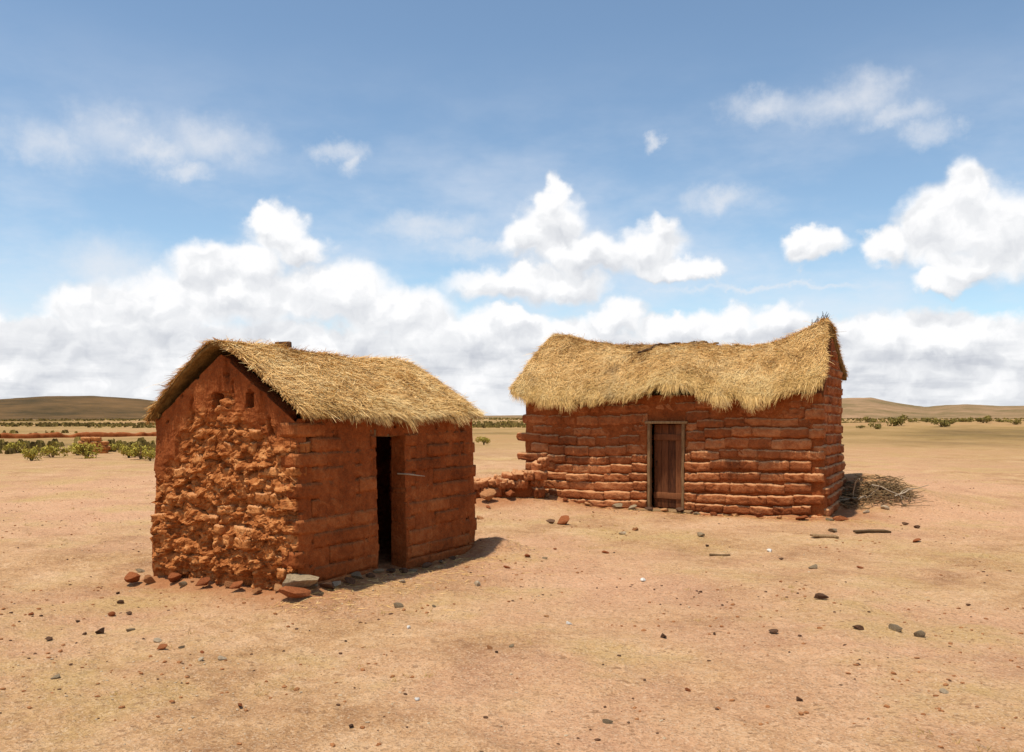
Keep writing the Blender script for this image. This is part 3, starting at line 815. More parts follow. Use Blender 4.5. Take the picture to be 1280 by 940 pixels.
def disp_small(wid, s, z):
    base = -0.004 + 0.007 * fbm(s * 3, z * 3, wid * 5.0, 4, 61) + 0.005 * fbm(s * 16, z * 16, wid * 3.0, 3, 63)
    gully = np.maximum(0, fbm(s * 7 + wid * 9, z * 0.9, 0, 3, 65) - 0.22) * 0.10
    pw1, pw2, pid = worley(s * 6.5 + wid * 31.0, z * 7.5, 89)
    pock = 0.035 * (pid > 0.80) * sstep(0.15, 0.08, pw1 * (0.75 + 0.5 * np.abs(fbm(s * 30, z * 14, 0, 2, 90))))
    plas = base - gully - pock
    # crumbled gable
    rm = rough_mask(s, z) * (wid == 3)
    wx = s + 0.05 * fbm(s * 6, z * 6, 0, 3, 71); wz = z + 0.05 * fbm(s * 6, z * 6, 7.0, 3, 72)
    h1, e1 = facets(wx * 3.0, wz * 6.0, 81); h2, e2 = facets(wx * 8.0, wz * 11.0, 83); h3, e3 = facets(wx * 18, wz * 22, 85)
    row = (wz + 0.03 * fbm(s * 1.5, z * 0 + 2, 0, 2, 88)) / 0.158
    joint = sstep(0.13, 0.03, np.abs(row - np.round(row))) * sstep(-0.15, 0.25, fbm(s * 3.0, z * 9, 0, 2, 89))
    lump = 0.060 * h1 + 0.050 * h2 + 0.024 * h3 - 0.028 * joint - 0.016 * sstep(0.10, 0.0, e2) - 0.02 * sstep(0.08, 0.0, e1)
    lump = lump - 0.012 + 0.016 * fbm(s * 14, z * 14, 0, 4, 75, 0.65) - 0.09 * np.maximum(0, fbm(s * 6, z * 1.5, 0, 3, 87) - 0.28)
    d = plas * (1 - rm) + (lump - 0.012) * rm
    # undercut foot, eaten away by splashing rain
    foot = sstep(0.34, 0.02, z + 0.10 * fbm(s * 3.1, wid * 3.0, 0, 3, 95))
    d = d - foot * np.where(wid == 3, 0.11, 0.03) * (0.75 + 0.6 * fbm(s * 5, z * 5, 0, 2, 96))
    # vent holes and washed-out slots high in the gable
    for (cs, cz, hs, hz) in NICHES:
        e = np.maximum(np.abs(s - cs) / hs, np.abs(z - cz) / hz) + 0.2 * fbm(s * 20, z * 20, 0, 2, 97)
        d = np.where((wid == 3), d - 0.17 * sstep(1.05, 0.8, e), d)
    for (cs, z0, z1, hw, dp) in [(0.085, 1.66, 1.80, 0.022, 0.05), (0.06, 1.25, 1.48, 0.022, 0.08), (-0.64, 1.52, 1.68, 0.025, 0.06), (0.42, 1.62, 1.90, 0.018, 0.035), (0.62, 1.2, 1.5, 0.02, 0.03), (-0.16, 1.92, 2.05, 0.018, 0.03), (0.16, 0.36, 0.48, 0.03, 0.11), (-0.35, 0.75, 1.02, 0.018, 0.06)]:
        e = sstep(hw * 1.4, hw * 0.5, np.abs(s - cs + 0.02 * fbm(z * 8, s * 0, 0, 2, 98))) * sstep(z0 - 0.03, z0 + 0.02, z) * sstep(z1 + 0.03, z1 - 0.02, z)
        d = np.where((wid == 3), d - dp * e, d)
    # washed grooves under the eave of the long wall
    for (cs, z0, z1, hw, dp) in [(-L / 2 + 0.16, 1.36, 1.62, 0.022, 0.045), (-L / 2 + 0.55, 1.42, 1.66, 0.02, 0.03), (-L / 2 + 2.9, 1.25, 1.62, 0.03, 0.035)]:
        e = sstep(hw * 1.5, hw * 0.4, np.abs(s - cs + 0.03 * fbm(z * 6, s * 0, 3, 2, 99))) * sstep(z0 - 0.04, z0 + 0.03, z)
        d = np.where((wid == 0), d - dp * e, d)
    return d


wall_s = hut_wall(small, L, w, top_small, disp_small, DOOR_L, 0.0155, 165, -0.22, M_CORE, thick=0.17, batter=0.05, worn_fn=lambda wd, s_, z_: rough_mask(s_, z_) * (wd == 3))
lay_bricks(wall_s, 0, L, w, top_small, 0.165, (0.36, 0.50), lambda s, z: -0.001 + 0.005 * math.sin(s * 9 + z * 13), BR_FLAT, rng,
           avoid=[(DOOR_L[0] - 0.012, DOOR_L[1] + 0.012, -0.5, DOOR_L[2] + 0.03)], gap=0.010, wav=0.02, tilt=0.004, zb=-0.02)
# lumps of eroded brick standing out of the crumbled gable
keep = lambda s, z, g: g.uniform() < 0.5 and float(rough_mask(np.array([s]), np.array([z]))[0]) > 0.6 and z > 0.20
lay_bricks(wall_s, 3, L, w, top_small, 0.115, (0.09, 0.24), lambda s, z: rng.uniform(-0.055, 0.004), BR_WILD, rng,
           avoid=[(0.10, 0.22, 0.34, 0.5)], gap=0.03, wav=0.06, tilt=0.16, zb=0.03, depth=0.16, keep=keep)

# lintel and door of the small hut
li = link('lintel', box_mesh('lintel', 0.78, 0.20, 0.075, 0.008, 6, 0.010, 3), small, M_PALEWOOD); li.location = (sum(DOOR_L[:2]) / 2 + 0.01, -w / 2 + 0.115, DOOR_L[2] + 0.028)
dl = empty('door'); dl.parent = small; dl.location = (DOOR_L[0] + 0.03, -w / 2 + 0.19, 0.06); dl.rotation_euler = (0, 0, R(38))
for i in range(3):
    pl = link('plank', box_mesh('plank', 0.150, 0.028, 1.42 - 0.03 * (i == 1), 0.004, 5, 0.004, 20 + i), dl, M_WOOD); pl.location = (0.08 + 0.155 * i, 0, 0.71)
for z in (0.25, 0.93):
    q = link('ledge', box_mesh('ledge', 0.44, 0.026, 0.10, 0.004, 3, 0.003, 31), dl, M_PALEWOOD); q.location = (0.235, -0.027, z)
peg_p = np.array([[0, 0.1, 0], [0.01, -0.06, -0.004], [0.10, -0.10, -0.02], [0.22, -0.115, -0.035]])
peg = link('peg', tubes('peg', [peg_p], [np.array([0.009, 0.009, 0.007, 0.004])]), small, M_PALETWIG); peg.location = (DOOR_L[1] - 0.01, -w / 2 - 0.02, 1.07)

roof_s = Roof(-L / 2 - 0.05, L / 2 - 0.02,
              [(-1.8, 2.45), (-1.2, 2.44), (-0.5, 2.42), (0.2, 2.39), (0.7, 2.40), (1.2, 2.42), (1.5, 2.39), (1.8, 2.34)],
              [(-1.8, 1.78), (-1.45, 1.74), (-0.8, 1.735), (0, 1.72), (0.8, 1.73), (1.8, 1.75)], [(-1.8, 1.69), (1.8, 1.68)], -w / 2 - 0.085, w / 2 + 0.02, 0.02, 0.018, 5, 0.03, 0.09, (0.0, 0.06))
rs = thatch_body(roof_s, 0.05, M_THATCH, small)
thatch_straw(roof_s, rs, rng, 60000, 14000, 10000, 2200, 0.105, 200, 0.7, 0.20)

# ------------------------------------------------------------------ the large hut
rng = np.random.default_rng(23)
L, w = HR['L'], HR['w']
large = empty('adobe_hut', (*HR['ctr'], 0.0), math.atan2(HR['U'][1], HR['U'][0]))
tag(large, 'long adobe brick hut with shaggy sagging thatch and a framed wooden door', 'hut')
EF, EBK, RG = 2.02, 2.50, 3.12


def top_large(wid, s):
    g = np.where(s < 0, EF + (RG - EF) * (1 + 2 * s / w), RG + (EBK - RG) * (2 * s / w))
    return np.where((wid == 1) | (wid == 3), g, np.where(wid == 0, EF + 0.10, EBK)) - 0.03


T0 = -L / 2
DOOR_R = (T0 + 2.50, T0 + 3.17, 1.58, 0.0)


def disp_large(wid, s, z):
    plas = sstep(0.85, 1.55, z + 0.25 * fbm(s * 1.3, z * 1.3, wid * 4.0, 3, 111))          # mud still covers the upper courses
    near = (wid == 0) * sstep(0.4, 0.1, np.abs(s - DOOR_R[1] - 0.25))
    d = -0.046 + 0.030 * plas * (1 - near) + 0.016 * fbm(s * 4, z * 4, wid * 2.0, 4, 113)
    return d


wall_l = hut_wall(large, L, w, top_large, disp_large, DOOR_R, 0.027, 110, -0.25, M_CORE, batter=0.09, r=0.08)


def proud_front(s, z):
    p = rng.normal(0, 0.007) + 0.042 * float(fbm(np.array([s * 0.6]), np.array([z * 5.0]), 0, 3, 121)[0])
    p += 0.02 * (1 - min(1, max(0, (z - 0.2) / 1.4)))
    return p


def ext_left(s, z): return rng.uniform(0.03, 0.19) if 0.45 < z < 1.35 else rng.uniform(-0.02, 0.06)


lay_bricks(wall_l, 0, L, w, top_large, 0.178, (0.30, 0.52), proud_front, BR_MILD, rng,
           avoid=[(DOOR_R[0] - 0.015, DOOR_R[1] + 0.015, -0.5, DOOR_R[2] + 0.07)], ext=ext_left, zb=-0.10, batter=0.09, wav=0.12, tilt=0.022, gap=0.016)
lay_bricks(wall_l, 1, L, w, top_large, 0.172, (0.34, 0.56), lambda s, z: 0.004, BR_MILD, rng, zb=-0.10, batter=0.09, wav=0.03, tilt=0.012, gap=0.026)

# door frame and the door, ajar
dc = (DOOR_R[0] + DOOR_R[1]) / 2; dw = DOOR_R[1] - DOOR_R[0]
fr = empty('door_frame'); fr.parent = large; fr.location = (dc, -w / 2, 0)
for sg in (-1, 1):
    q = link('post', box_mesh('post', 0.05, 0.11, 1.56, 0.006, 7, 0.006, 40 + sg), fr, M_PALEWOOD); q.location = (sg * (dw / 2 - 0.022), 0.0, 0.80)
q = link('head', box_mesh('head', dw + 0.10, 0.12, 0.045, 0.006, 6, 0.006, 43), fr, M_PALEWOOD); q.location = (0, -0.01, 1.60)
q = link('sill', box_mesh('sill', dw + 0.40, 0.30, 0.045, 0.008, 6, 0.012, 44), fr, M_PALEWOOD); q.location = (-0.02, -0.13, 0.035)
dr = empty('door'); dr.parent = large; dr.location = (DOOR_R[1] - 0.05, -w / 2 + 0.07, 0.065); dr.rotation_euler = (0, 0, R(-9))
for i in range(4):
    pw = (dw - 0.11) / 4
    q = link('plank', box_mesh('plank', pw - 0.005, 0.028, 1.50 - 0.012 * (i % 2), 0.004, 6, 0.003, 50 + i), dr, M_WOOD); q.location = (-pw * (i + 0.5), 0, 0.75)
for z in (0.22, 1.27):
    q = link('ledge', box_mesh('ledge', dw - 0.12, 0.024, 0.11, 0.004, 3, 0.003, 56), dr, M_WOOD); q.location = (-(dw - 0.11) / 2, -0.026, z)
hp = np.array([[0, 0, 0], [0, -0.04, 0.01], [0, -0.05, 0.06], [0, -0.04, 0.11], [0, 0, 0.12]])
q = link('handle', tubes('handle', [hp], [np.full(5, 0.007)]), dr, STONE_MAT['dark']); q.location = (-(dw - 0.17), -0.014, 0.72)

t = lambda a: T0 + a
roof_l = Roof(t(-0.13), t(5.56),
              [(t(-0.3), 3.22), (t(0.15), 3.34), (t(0.45), 3.32), (t(0.9), 3.17), (t(1.5), 3.09), (t(2.3), 3.06), (t(3.0), 3.04), (t(3.6), 2.98), (t(4.1), 2.96), (t(4.6), 3.07), (t(5.0), 3.24), (t(5.35), 3.42), (t(5.7), 3.46)],
              [(t(-0.3), 2.26), (t(0.1), 2.13), (t(0.6), 2.05), (t(1.2), 2.03), (t(2.2), 2.08), (t(2.55), 2.20), (t(2.8), 2.30), (t(3.25), 2.31), (t(3.6), 2.16), (t(4.1), 2.10), (t(4.6), 2.10), (t(5.0), 2.15), (t(5.4), 2.28), (t(5.7), 2.42)],
              [(t(-0.3), 2.45), (t(5.7), 2.52)], -w / 2 - 0.26, w / 2 + 0.16, 0.0, 0.05, 9, 0.10, 0.16, (0.25, 0.20))
rl = thatch_body(roof_l, 0.15, M_THATCH, large, 190, 44)
thatch_straw(roof_l, rl, rng, 80000, 14000, 15000, 4200, 0.19, 300, 0.65, 0.36)

# ------------------------------------------------------------------ stones
def rock_mesh(i, flat=1.0, cuts=2, rough=1.0, mat=None):
    bm = bmesh.new(); bmesh.ops.create_icosphere(bm, subdivisions=cuts, radius=1.0)
    co = np.array([v.co for v in bm.verts])
    g = np.random.default_rng(500 + i)
    for _ in range(9):                                     # knock flat facets off the lump
        n = g.normal(size=3); n /= np.linalg.norm(n); h = g.uniform(0.32, 0.75)
        d = co @ n; co = co - np.outer(np.maximum(d - h, 0), n)
    co = co * (1 + 0.16 * rough * fbm(co[:, 0] * 1.8 + i, co[:, 1] * 1.8, co[:, 2] * 1.8, 3, 600 + i))[:, None]
    co = co * np.array([1.0, g.uniform(0.6, 0.95), flat * g.uniform(0.45, 0.7)])
    for v, c in zip(bm.verts, co): v.co = c
    me = bpy.data.meshes.new('stone'); bm.to_mesh(me); bm.free()
    for p in me.polygons: p.use_smooth = False
    if mat: me.materials.append(mat)
    return me


ROCK = {k: [rock_mesh(i + 10 * j, 0.95 if k != 'grey' else 0.7, 2, 1.0, STONE_MAT[k]) for i in range(4)] for j, k in enumerate(STONE_MAT)}
STONE_LABEL = {'dark': ('small dark brown stone lying loose on the bare ground', 'dark stones on the ground'),
               'grey': ('flattish grey-brown stone lying on the bare ground', 'grey stones on the ground'),
               'red': ('small brick-red clod of adobe lying on the bare ground', 'red adobe clods on the ground'),
               'brown': ('orange-brown lump of earth lying on the bare ground', 'brown lumps on the ground'),
               'pale': ('pale beige stone lying on the bare ground', 'pale stones on the ground'),
               'white': ('small white pebble standing out on the bare ground', 'white pebbles on the ground')}


def stone(kind, x, y, size, name='stone', label=None, group=None, rz=None, sink=0.55, rr=RNG, zs=1.0, z=None):
    me = ROCK[kind][rr.integers(4)]
    o = link(name, me)
    s = size / 2
    o.scale = (s, s, s * zs); o.rotation_euler = (rr.normal(0, 0.12), rr.normal(0, 0.12), rr.uniform(0, 6.28) if rz is None else rz)
    o.location = (x, y, (ghf(x, y) if z is None else z) + s * 0.55 * zs * (1 - sink))
    lb, gp = STONE_LABEL[kind]
    return tag(o, label or lb, 'stone' if kind not in ('red', 'brown') else 'clod', group or (gp if label is None else None))


STONES = [('dark', -3.25, 6.95, 0.101), ('dark', -3.61, 8.1, 0.074), ('red', -3.41, 7.51, 0.082), ('red', -2.59, 6.52, 0.083), ('pale', -2.7, 6.7, 0.055), ('dark', -3.35, 6.9, 0.044), ('dark', -3.29, 7.57, 0.062), ('grey', -3.05, 7.03, 0.064), ('pale', -2.19, 6.21, 0.051), ('pale', -2.06, 6.25, 0.057), ('red', -2.28, 6.47, 0.041), ('grey', -4.12, 9.74, 0.089), ('dark', -3.82, 8.54, 0.054), ('dark', -3.62, 7.33, 0.04), ('grey', -2.48, 6.61, 0.048), ('pale', -1.11, 8.9, 0.073), ('grey', -1.02, 7.82, 0.121), ('grey', -0.7, 7.89, 0.057), ('white', -0.83, 7.06, 0.064), ('red', -0.06, 9.95, 0.09), ('red', 0.19, 10.56, 0.134), ('grey', 0.4, 10.51, 0.096), ('red', 0.55, 11.2, 0.071), ('white', 0.47, 7.22, 0.066), ('brown', 0.29, 7.45, 0.061), ('dark', 1.15, 6.68, 0.091), ('red', 1.17, 11.0, 0.11), ('white', 1.34, 8.99, 0.074), ('dark', 1.82, 8.5, 0.054), ('dark', 1.56, 6.78, 0.043), ('brown', 1.84, 13.08, 0.155), ('pale', 1.6, 12.72, 0.127), ('grey', 2.66, 12.47, 0.159), ('white', 3.24, 11.07, 0.121), ('dark', 3.23, 10.56, 0.086), ('grey', 3.37, 9.84, 0.134), ('dark', 2.02, 6.8, 0.111), ('dark', 2.85, 8.1, 0.132), ('dark', 2.73, 6.95, 0.088), ('grey', 3.03, 6.93, 0.151), ('grey', 3.13, 6.78, 0.123), ('dark', 6.18, 13.85, 0.139), ('dark', 6.19, 13.45, 0.135), ('grey', 4.67, 12.81, 0.186), ('red', 5.54, 12.06, 0.175), ('pale', 6.07, 15.08, 0.137), ('pale', 6.51, 15.33, 0.167), ('dark', 2.57, 11.61, 0.084), ('red', 3.91, 9.89, 0.081), ('brown', -0.53, 14.5, 0.184), ('red', -0.43, 15.71, 0.143), ('pale', -0.35, 8.9, 0.113), ('dark', 4.14, 7.99, 0.058), ('grey', 0.0, 6.43, 0.053), ('brown', -0.17, 6.38, 0.07), ('dark', -0.11, 6.25, 0.034), ('dark', -3.53, 6.7, 0.073), ('red', -4.1, 7.51, 0.061), ('grey', -2.99, 5.77, 0.063), ('red', -1.61, 5.21, 0.066), ('white', -0.58, 5.36, 0.044), ('grey', 0.54, 4.93, 0.072), ('dark', 1.7, 5.21, 0.066), ('pale', 2.63, 5.36, 0.058), ('red', 1.1, 5.52, 0.05), ('dark', -0.89, 4.87, 0.044)]
KIND_WORDS = {'dark': 'dark brown stone', 'grey': 'flattish grey-brown stone', 'red': 'brick-red clod of adobe', 'brown': 'orange-brown lump of earth', 'pale': 'pale beige stone', 'white': 'white pebble'}
PLACES = [('on the sand beside the small hut gable', lambda x, y: x < -2.9), ('in the cluster before the small hut gable', lambda x, y: x < -1.9 and y > 5.9),
          ('on the near sand before the small hut', lambda x, y: x < -0.5 and y < 6.5), ('near the small hut doorway wall', lambda x, y: x < -0.3 and y < 12),
          ('by the ruined wall', lambda x, y: x < 0 and y >= 12), ('near the large hut door', lambda x, y: 1.4 < x < 3 and y > 11.5), ('beside the brushwood heap', lambda x, y: x > 4.3 and y > 11.5),
          ('halfway between the two huts', lambda x, y: x < 1.4 and y > 8.5), ('on the open ground before the large hut', lambda x, y: x > 1.4 and y > 7.4), ('on the near open sand', lambda x, y: True)]
bag = {}
for kd, x, y, s in STONES:
    bag.setdefault((kd, next(i for i, q in enumerate(PLACES) if q[1](x, y))), []).append((s, x, y))
for (kd, pi_), lst in bag.items():
    lst.sort(reverse=True)
    for i, (s, x, y) in enumerate(lst):
        n_ = len(lst); place = PLACES[pi_][0]
        size = '' if n_ == 1 else ('larger ' if i == 0 else 'smaller ') if n_ == 2 else ('largest ' if i == 0 else 'smallest ' if i == n_ - 1 else 'middling ')
        stone(kd, x, y, s * (1.35 if x < -1.5 else 1.1), label=f'{size}{KIND_WORDS[kd]} lying {place}', group=f'loose stones {place}')

ORD = ['first', 'second', 'third', 'fourth', 'fifth', 'sixth', 'seventh', 'eighth', 'ninth', 'tenth', 'eleventh', 'twelfth', 'thirteenth', 'fourteenth', 'fifteenth', 'sixteenth']
# footing stones showing along the foot of the small hut
U, W, N0 = HL['U'], HL['W'], HL['c']
def on_small(a, out): q = N0 + U * a - W * out; return float(q[0]), float(q[1])
x, y = on_small(-0.02, 0.03); stone('grey', x, y, 0.42, label='big flat stone under the near corner of the small hut', rz=-0.5, sink=0.15, zs=0.9)
x, y = on_small(-0.16, 0.10); stone('red', x, y, 0.34, label='dark red lump of adobe beneath the flat corner stone of the small hut', rz=0.4, sink=0.1, zs=0.9)
for i, (a, out, s, kd) in enumerate([(0.12, 0.10, 0.15, 'grey'), (0.28, 0.12, 0.20, 'dark'), (0.45, 0.10, 0.16, 'pale'), (0.60, 0.13, 0.17, 'dark'), (0.78, 0.10, 0.18, 'grey'), (0.95, 0.12, 0.14, 'dark'), (1.1, 0.10, 0.16, 'grey'), (1.28, 0.13, 0.15, 'dark'), (1.45, 0.16, 0.17, 'dark'), (1.7, 0.13, 0.14, 'grey'), (1.95, 0.14, 0.16, 'dark'), (2.2, 0.15, 0.13, 'grey'), (2.5, 0.13, 0.12, 'dark')]):
    x, y = on_small(a, out)
    stone(kd, x, y, s, label=f'{KIND_WORDS[kd]}, {ORD[i]} from the corner stone along the small hut doorway wall', group='footing stones of the small hut', sink=0.35, zs=0.9)
for i, (m, s, kd) in enumerate([(0.20, 0.17, 'brown'), (0.42, 0.14, 'brown'), (0.62, 0.20, 'red'), (0.85, 0.16, 'brown'), (1.12, 0.22, 'red'), (1.38, 0.13, 'grey'), (1.62, 0.24, 'red'), (1.92, 0.22, 'brown'), (2.12, 0.28, 'red')]):
    q = N0 + W * m - U * (0.05 + 0.05 * (i % 3))
    stone(kd, float(q[0]), float(q[1]), s, label=f'{KIND_WORDS[kd]}, {ORD[i]} from the corner stone at the foot of the gable', group='clods at the foot of the gable', sink=0.1)

# flat stones under the door sill of the large hut
U2, W2, C2 = HR['U'], HR['W'], HR['c']
def on_large(a, out): q = C2 + U2 * a - W2 * out; return float(q[0]), float(q[1])
for i, (a, out, s, kd) in enumerate([(2.02, 0.24, 0.30, 'grey'), (2.30, 0.30, 0.28, 'grey'), (2.62, 0.36, 0.24, 'dark'), (2.90, 0.34, 0.26, 'brown'), (3.18, 0.34, 0.28, 'dark'), (3.45, 0.24, 0.22, 'grey'), (1.7, 0.22, 0.24, 'red'), (1.42, 0.2, 0.2, 'brown')]):
    x, y = on_large(a, out)
    stone(kd, x, y, s, label=f'{KIND_WORDS[kd]} of the row below the door sill, {("third fourth fifth sixth seventh eighth second first".split())[i]} from the ruined wall', group='stones below the door sill', sink=0.2, zs=0.8)
for i, (a, out, s, kd) in enumerate([(3.75, 0.22, 0.22, 'red'), (4.1, 0.2, 0.2, 'brown'), (4.5, 0.22, 0.24, 'red'), (4.85, 0.24, 0.18, 'brown'), (5.2, 0.24, 0.26, 'red'), (0.95, 0.22, 0.2, 'red'), (0.6, 0.24, 0.22, 'brown')]):
    x, y = on_large(a, out)
    stone(kd, x, y, s, label=(f'{KIND_WORDS[kd]}, {ORD[i]} past the door at the foot of the large hut' if i < 5 else f'{KIND_WORDS[kd]} at the large hut foot near the ruined wall'), group='clods at the foot of the large hut', sink=0.3)
x, y = on_large(5.62, 0.28); stone('grey', x, y, 0.20, label='olive-grey stone lying at the right corner of the large hut')
x, y = on_large(5.80, 0.28); stone('red', x, y, 0.36, label='long red clod beside the corner of the large hut', zs=0.7)
stone('dark', 0.62, 13.9, 0.20, label='dark red stone leaning against the longer clod before the ruined wall', z=ghf(0.62, 13.9))
stone('red', 0.82, 13.85, 0.30, label='wedge of red adobe tipped up on the sand before the large hut', zs=1.3)

# weathered boards and sticks lying on the earth by the large hut
def board(x, y, ln, wd, rz, mat, label, th=0.03):
    o = link('driftwood', box_mesh('driftwood', ln, wd, th, 0.008, 6, 0.016, int(ln * 100)), None, mat)
    o.location = (x, y, ghf(x, y) + th * 0.55); o.rotation_euler = (0.05, 0.02, rz)
    return tag(o, label, 'wood')
board(5.22, 12.75, 0.55, 0.09, 0.15, M_TWIG, 'dark weathered plank on the ground beyond the grey stones')
board(4.35, 12.25, 0.36, 0.12, 0.12, M_PALEWOOD, 'short weathered piece of wood lying before the large hut')
board(2.60, 10.95, 0.26, 0.06, -0.1, M_TWIG, 'small dark stick lying alone on the open sand')

# fine gravel scattered over the earth
g = np.random.default_rng(77)
def ico(): 
    bm = bmesh.new(); bmesh.ops.create_icosphere(bm, subdivisions=1, radius=1.0)
    v = np.array([q.co for q in bm.verts]); f_ = np.array([[q.index for q in p.verts] for p in bm.faces]); bm.free(); return v, f_
iv, ifc = ico()
def gravel(n, kind, smin, smax, label, seed, near=None):
    gg = np.random.default_rng(seed)
    rr_ = 3.5 + 22 * gg.uniform(0, 1, n) ** 1.2; aa = gg.uniform(-0.75, 0.75, n)
    x = rr_ * np.sin(aa); y = rr_ * np.cos(aa)
    dn = fbm(x * 0.7, y * 0.7, 0, 3, seed); ok = (gg.uniform(-0.25, 0.35, n) < dn - 0.05 + 0.5 * np.exp(-np.minimum(hut_dist(HL, x, y), hut_dist(HR, x, y)) / 0.6)) & (hut_dist(HL, x, y) > 0.05) & (hut_dist(HR, x, y) > 0.05)
    x, y = x[ok], y[ok]; k = len(x); z = gh(x, y)
    s = smin + (smax - smin) * gg.uniform(0, 1, k) ** 3
    jit = 1 + 0.35 * gg.uniform(-1, 1, (k, len(iv)))
    rot = gg.uniform(0, 6.28, k); c, sn = np.cos(rot), np.sin(rot)
    v = iv[None] * jit[..., None] * s[:, None, None] * np.array([1.2, 0.9, 0.6])
    v = np.stack([v[..., 0] * c[:, None] - v[..., 1] * sn[:, None], v[..., 0] * sn[:, None] + v[..., 1] * c[:, None], v[..., 2]], -1)
    v += np.stack([x, y, z + s * 0.2], -1)[:, None]
    fc = (ifc[None] + (np.arange(k) * len(iv))[:, None, None]).reshape(-1, 3)
    o = link('gravel', mesh_np('gravel', v.reshape(-1, 3), [fc], smooth=False), None, STONE_MAT[kind])
    tag(o, label, None, None, 'stuff')
gravel(9000, 'brown', 0.004, 0.020, 'orange-brown grit and tiny clods scattered over the earth', 801)
gravel(5000, 'dark', 0.003, 0.016, 'dark grit scattered over the earth', 802)
gravel(4200, 'pale', 0.003, 0.013, 'pale grit scattered over the earth', 803)

# ------------------------------------------------------------------ ruined wall between the huts
rw = empty('ruined_wall', (-0.55, 16.55, ghf(-0.55, 16.55)))
tag(rw, 'low tumbledown adobe wall stub between the two huts', 'wall')
g = np.random.default_rng(91)
core_n = 70
cu, cv = np.meshgrid(np.linspace(-1, 1, core_n), np.linspace(0, 2 * np.pi, 40, endpoint=False), indexing='ij')
hx_ = 1.15 * cu; hh_ = np.interp(hx_, [-1.2, -0.5, 0.1, 0.6, 0.9, 1.2], [0.16, 0.22, 0.24, 0.32, 0.46, 0.60])
yy_ = 0.20 * np.cos(cv) * (1 - 0.25 * np.maximum(np.sin(cv), 0)); zz_ = np.where(np.sin(cv) > 0, hh_ * np.abs(np.sin(cv)) ** 0.5, -0.1)
nn = fbm(hx_ * 5, yy_ * 5, zz_ * 5, 4, 301); sq = np.sqrt(np.clip(1 - np.abs(cu) ** 8, 0, 1))
vv = np.stack([hx_, yy_ * (1 + 0.35 * nn) * sq, zz_ * (0.9 + 0.25 * nn) * (0.3 + 0.7 * sq)], -1).reshape(-1, 3)
link('core', mesh_np('core', vv, [grid_faces(core_n, 40, True)]), rw, M_CORE)
for i in range(58):
    a = g.uniform(-1.12, 1.15); hmax = np.interp(a, [-1.2, -0.5, 0.1, 0.6, 0.9, 1.2], [0.16, 0.22, 0.25, 0.34, 0.50, 0.64])
    zc = round(g.uniform(0.02, hmax) / 0.15) * 0.15 + 0.06
    if zc > hmax: zc = hmax
    put_brick(rw, BR_RUIN[g.integers(8)], (a, -0.14 + g.normal(0, 0.045), zc),
              (g.uniform(0.07, 0.15), 0.13, g.uniform(0.06, 0.10)), (g.normal(0, 0.22), g.normal(0, 0.18), g.normal(0, 0.4)))
stone('brown', -0.42, 16.05, 0.36, name='boulder', label='rounded orange boulder resting against the ruined wall', sink=0.1, zs=1.5)
stone('red', -0.05, 16.25, 0.34, label='squarish fallen adobe block between boulder and large hut corner', sink=0.1, zs=1.3)

# ------------------------------------------------------------------ brushwood heap behind the right end of the large hut
g = np.random.default_rng(131)
BX, BY = 6.55, 16.05
def stick(cx, cy, cz, ln, yaw, pitch, bend, gg, k=6):
    tt = np.linspace(-0.5, 0.5, k)
    d = np.array([math.cos(yaw) * math.cos(pitch), math.sin(yaw) * math.cos(pitch), math.sin(pitch)])
    sd = np.array([-math.sin(yaw), math.cos(yaw), 0])
    p = np.array([cx, cy, cz]) + tt[:, None] * d * ln + sd * (bend * (tt[:, None] ** 2 - 0.1)) + gg.normal(0, 0.012, (k, 3))
    return p
paths, rads = [], []
for i in range(330):
    u = g.uniform(-1, 1); vq = g.normal(0, 0.28); hz = 0.11 * (1 - u * u * 0.75) * max(0.1, 1 - abs(vq) * 1.2)
    px_, py_ = BX + u * 0.72, BY + vq
    ln = g.uniform(0.18, 0.62); pt = g.normal(0, 0.17)
    p = stick(px_, py_, ghf(px_, py_) + 0.02 + g.uniform(0, 1) * hz + abs(math.sin(pt)) * ln * 0.3, ln, g.normal(0.1, 0.7), pt, g.normal(0, 0.25), g)
    paths.append(p); rads.append(np.linspace(g.uniform(0.006, 0.013), 0.003, 6))
o = link('brushwood_heap', tubes('brushwood_heap', paths, rads, 4), None, M_TWIG)
tag(o, 'tangled heap of dry brushwood at the end wall of the large hut', 'brushwood', None, 'stuff')
for i in range(9):
    u = g.uniform(-0.9, 1.0); px_, py_ = BX + u * 0.75, BY - 0.18 - g.uniform(0, 0.22)
    ln = g.uniform(0.3, 0.7); pt = g.normal(0.15, 0.4)
    p = stick(0, 0, 0, ln, g.normal(0.2, 0.9), pt, g.normal(0, 0.35), g)
    o = link('branch', tubes('branch', [p], [np.linspace(0.015, 0.005, 6)], 5), None, M_PALETWIG)
    o.location = (px_, py_, ghf(px_, py_) + 0.10 + abs(math.sin(pt)) * ln * 0.35)
    tag(o, 'bleached dead branch sticking out of the brushwood heap', 'branch', 'branches on the brushwood heap')

# ------------------------------------------------------------------ things lying on the roofs
def hut_pt(h, p): q = h['ctr'] + h['U'] * p[0] + h['W'] * p[1]; return np.array([q[0], q[1], p[2]])
p = hut_pt(HL, roof_s.at(np.array([0.29]), np.array([0.02]), np.array([-1.0]))[0])
o = link('roof_stone', box_mesh('roof_stone', 0.17, 0.12, 0.07, 0.008, 2, 0.008, 8), None, STONE_MAT['dark'])
o.location = (p[0], p[1], p[2] + 0.05); o.rotation_euler = (0.05, -0.06, math.atan2(HL['U'][1], HL['U'][0]) - 0.9)
tag(o, 'small dark slab weighing down the ridge of the small hut', 'slab')

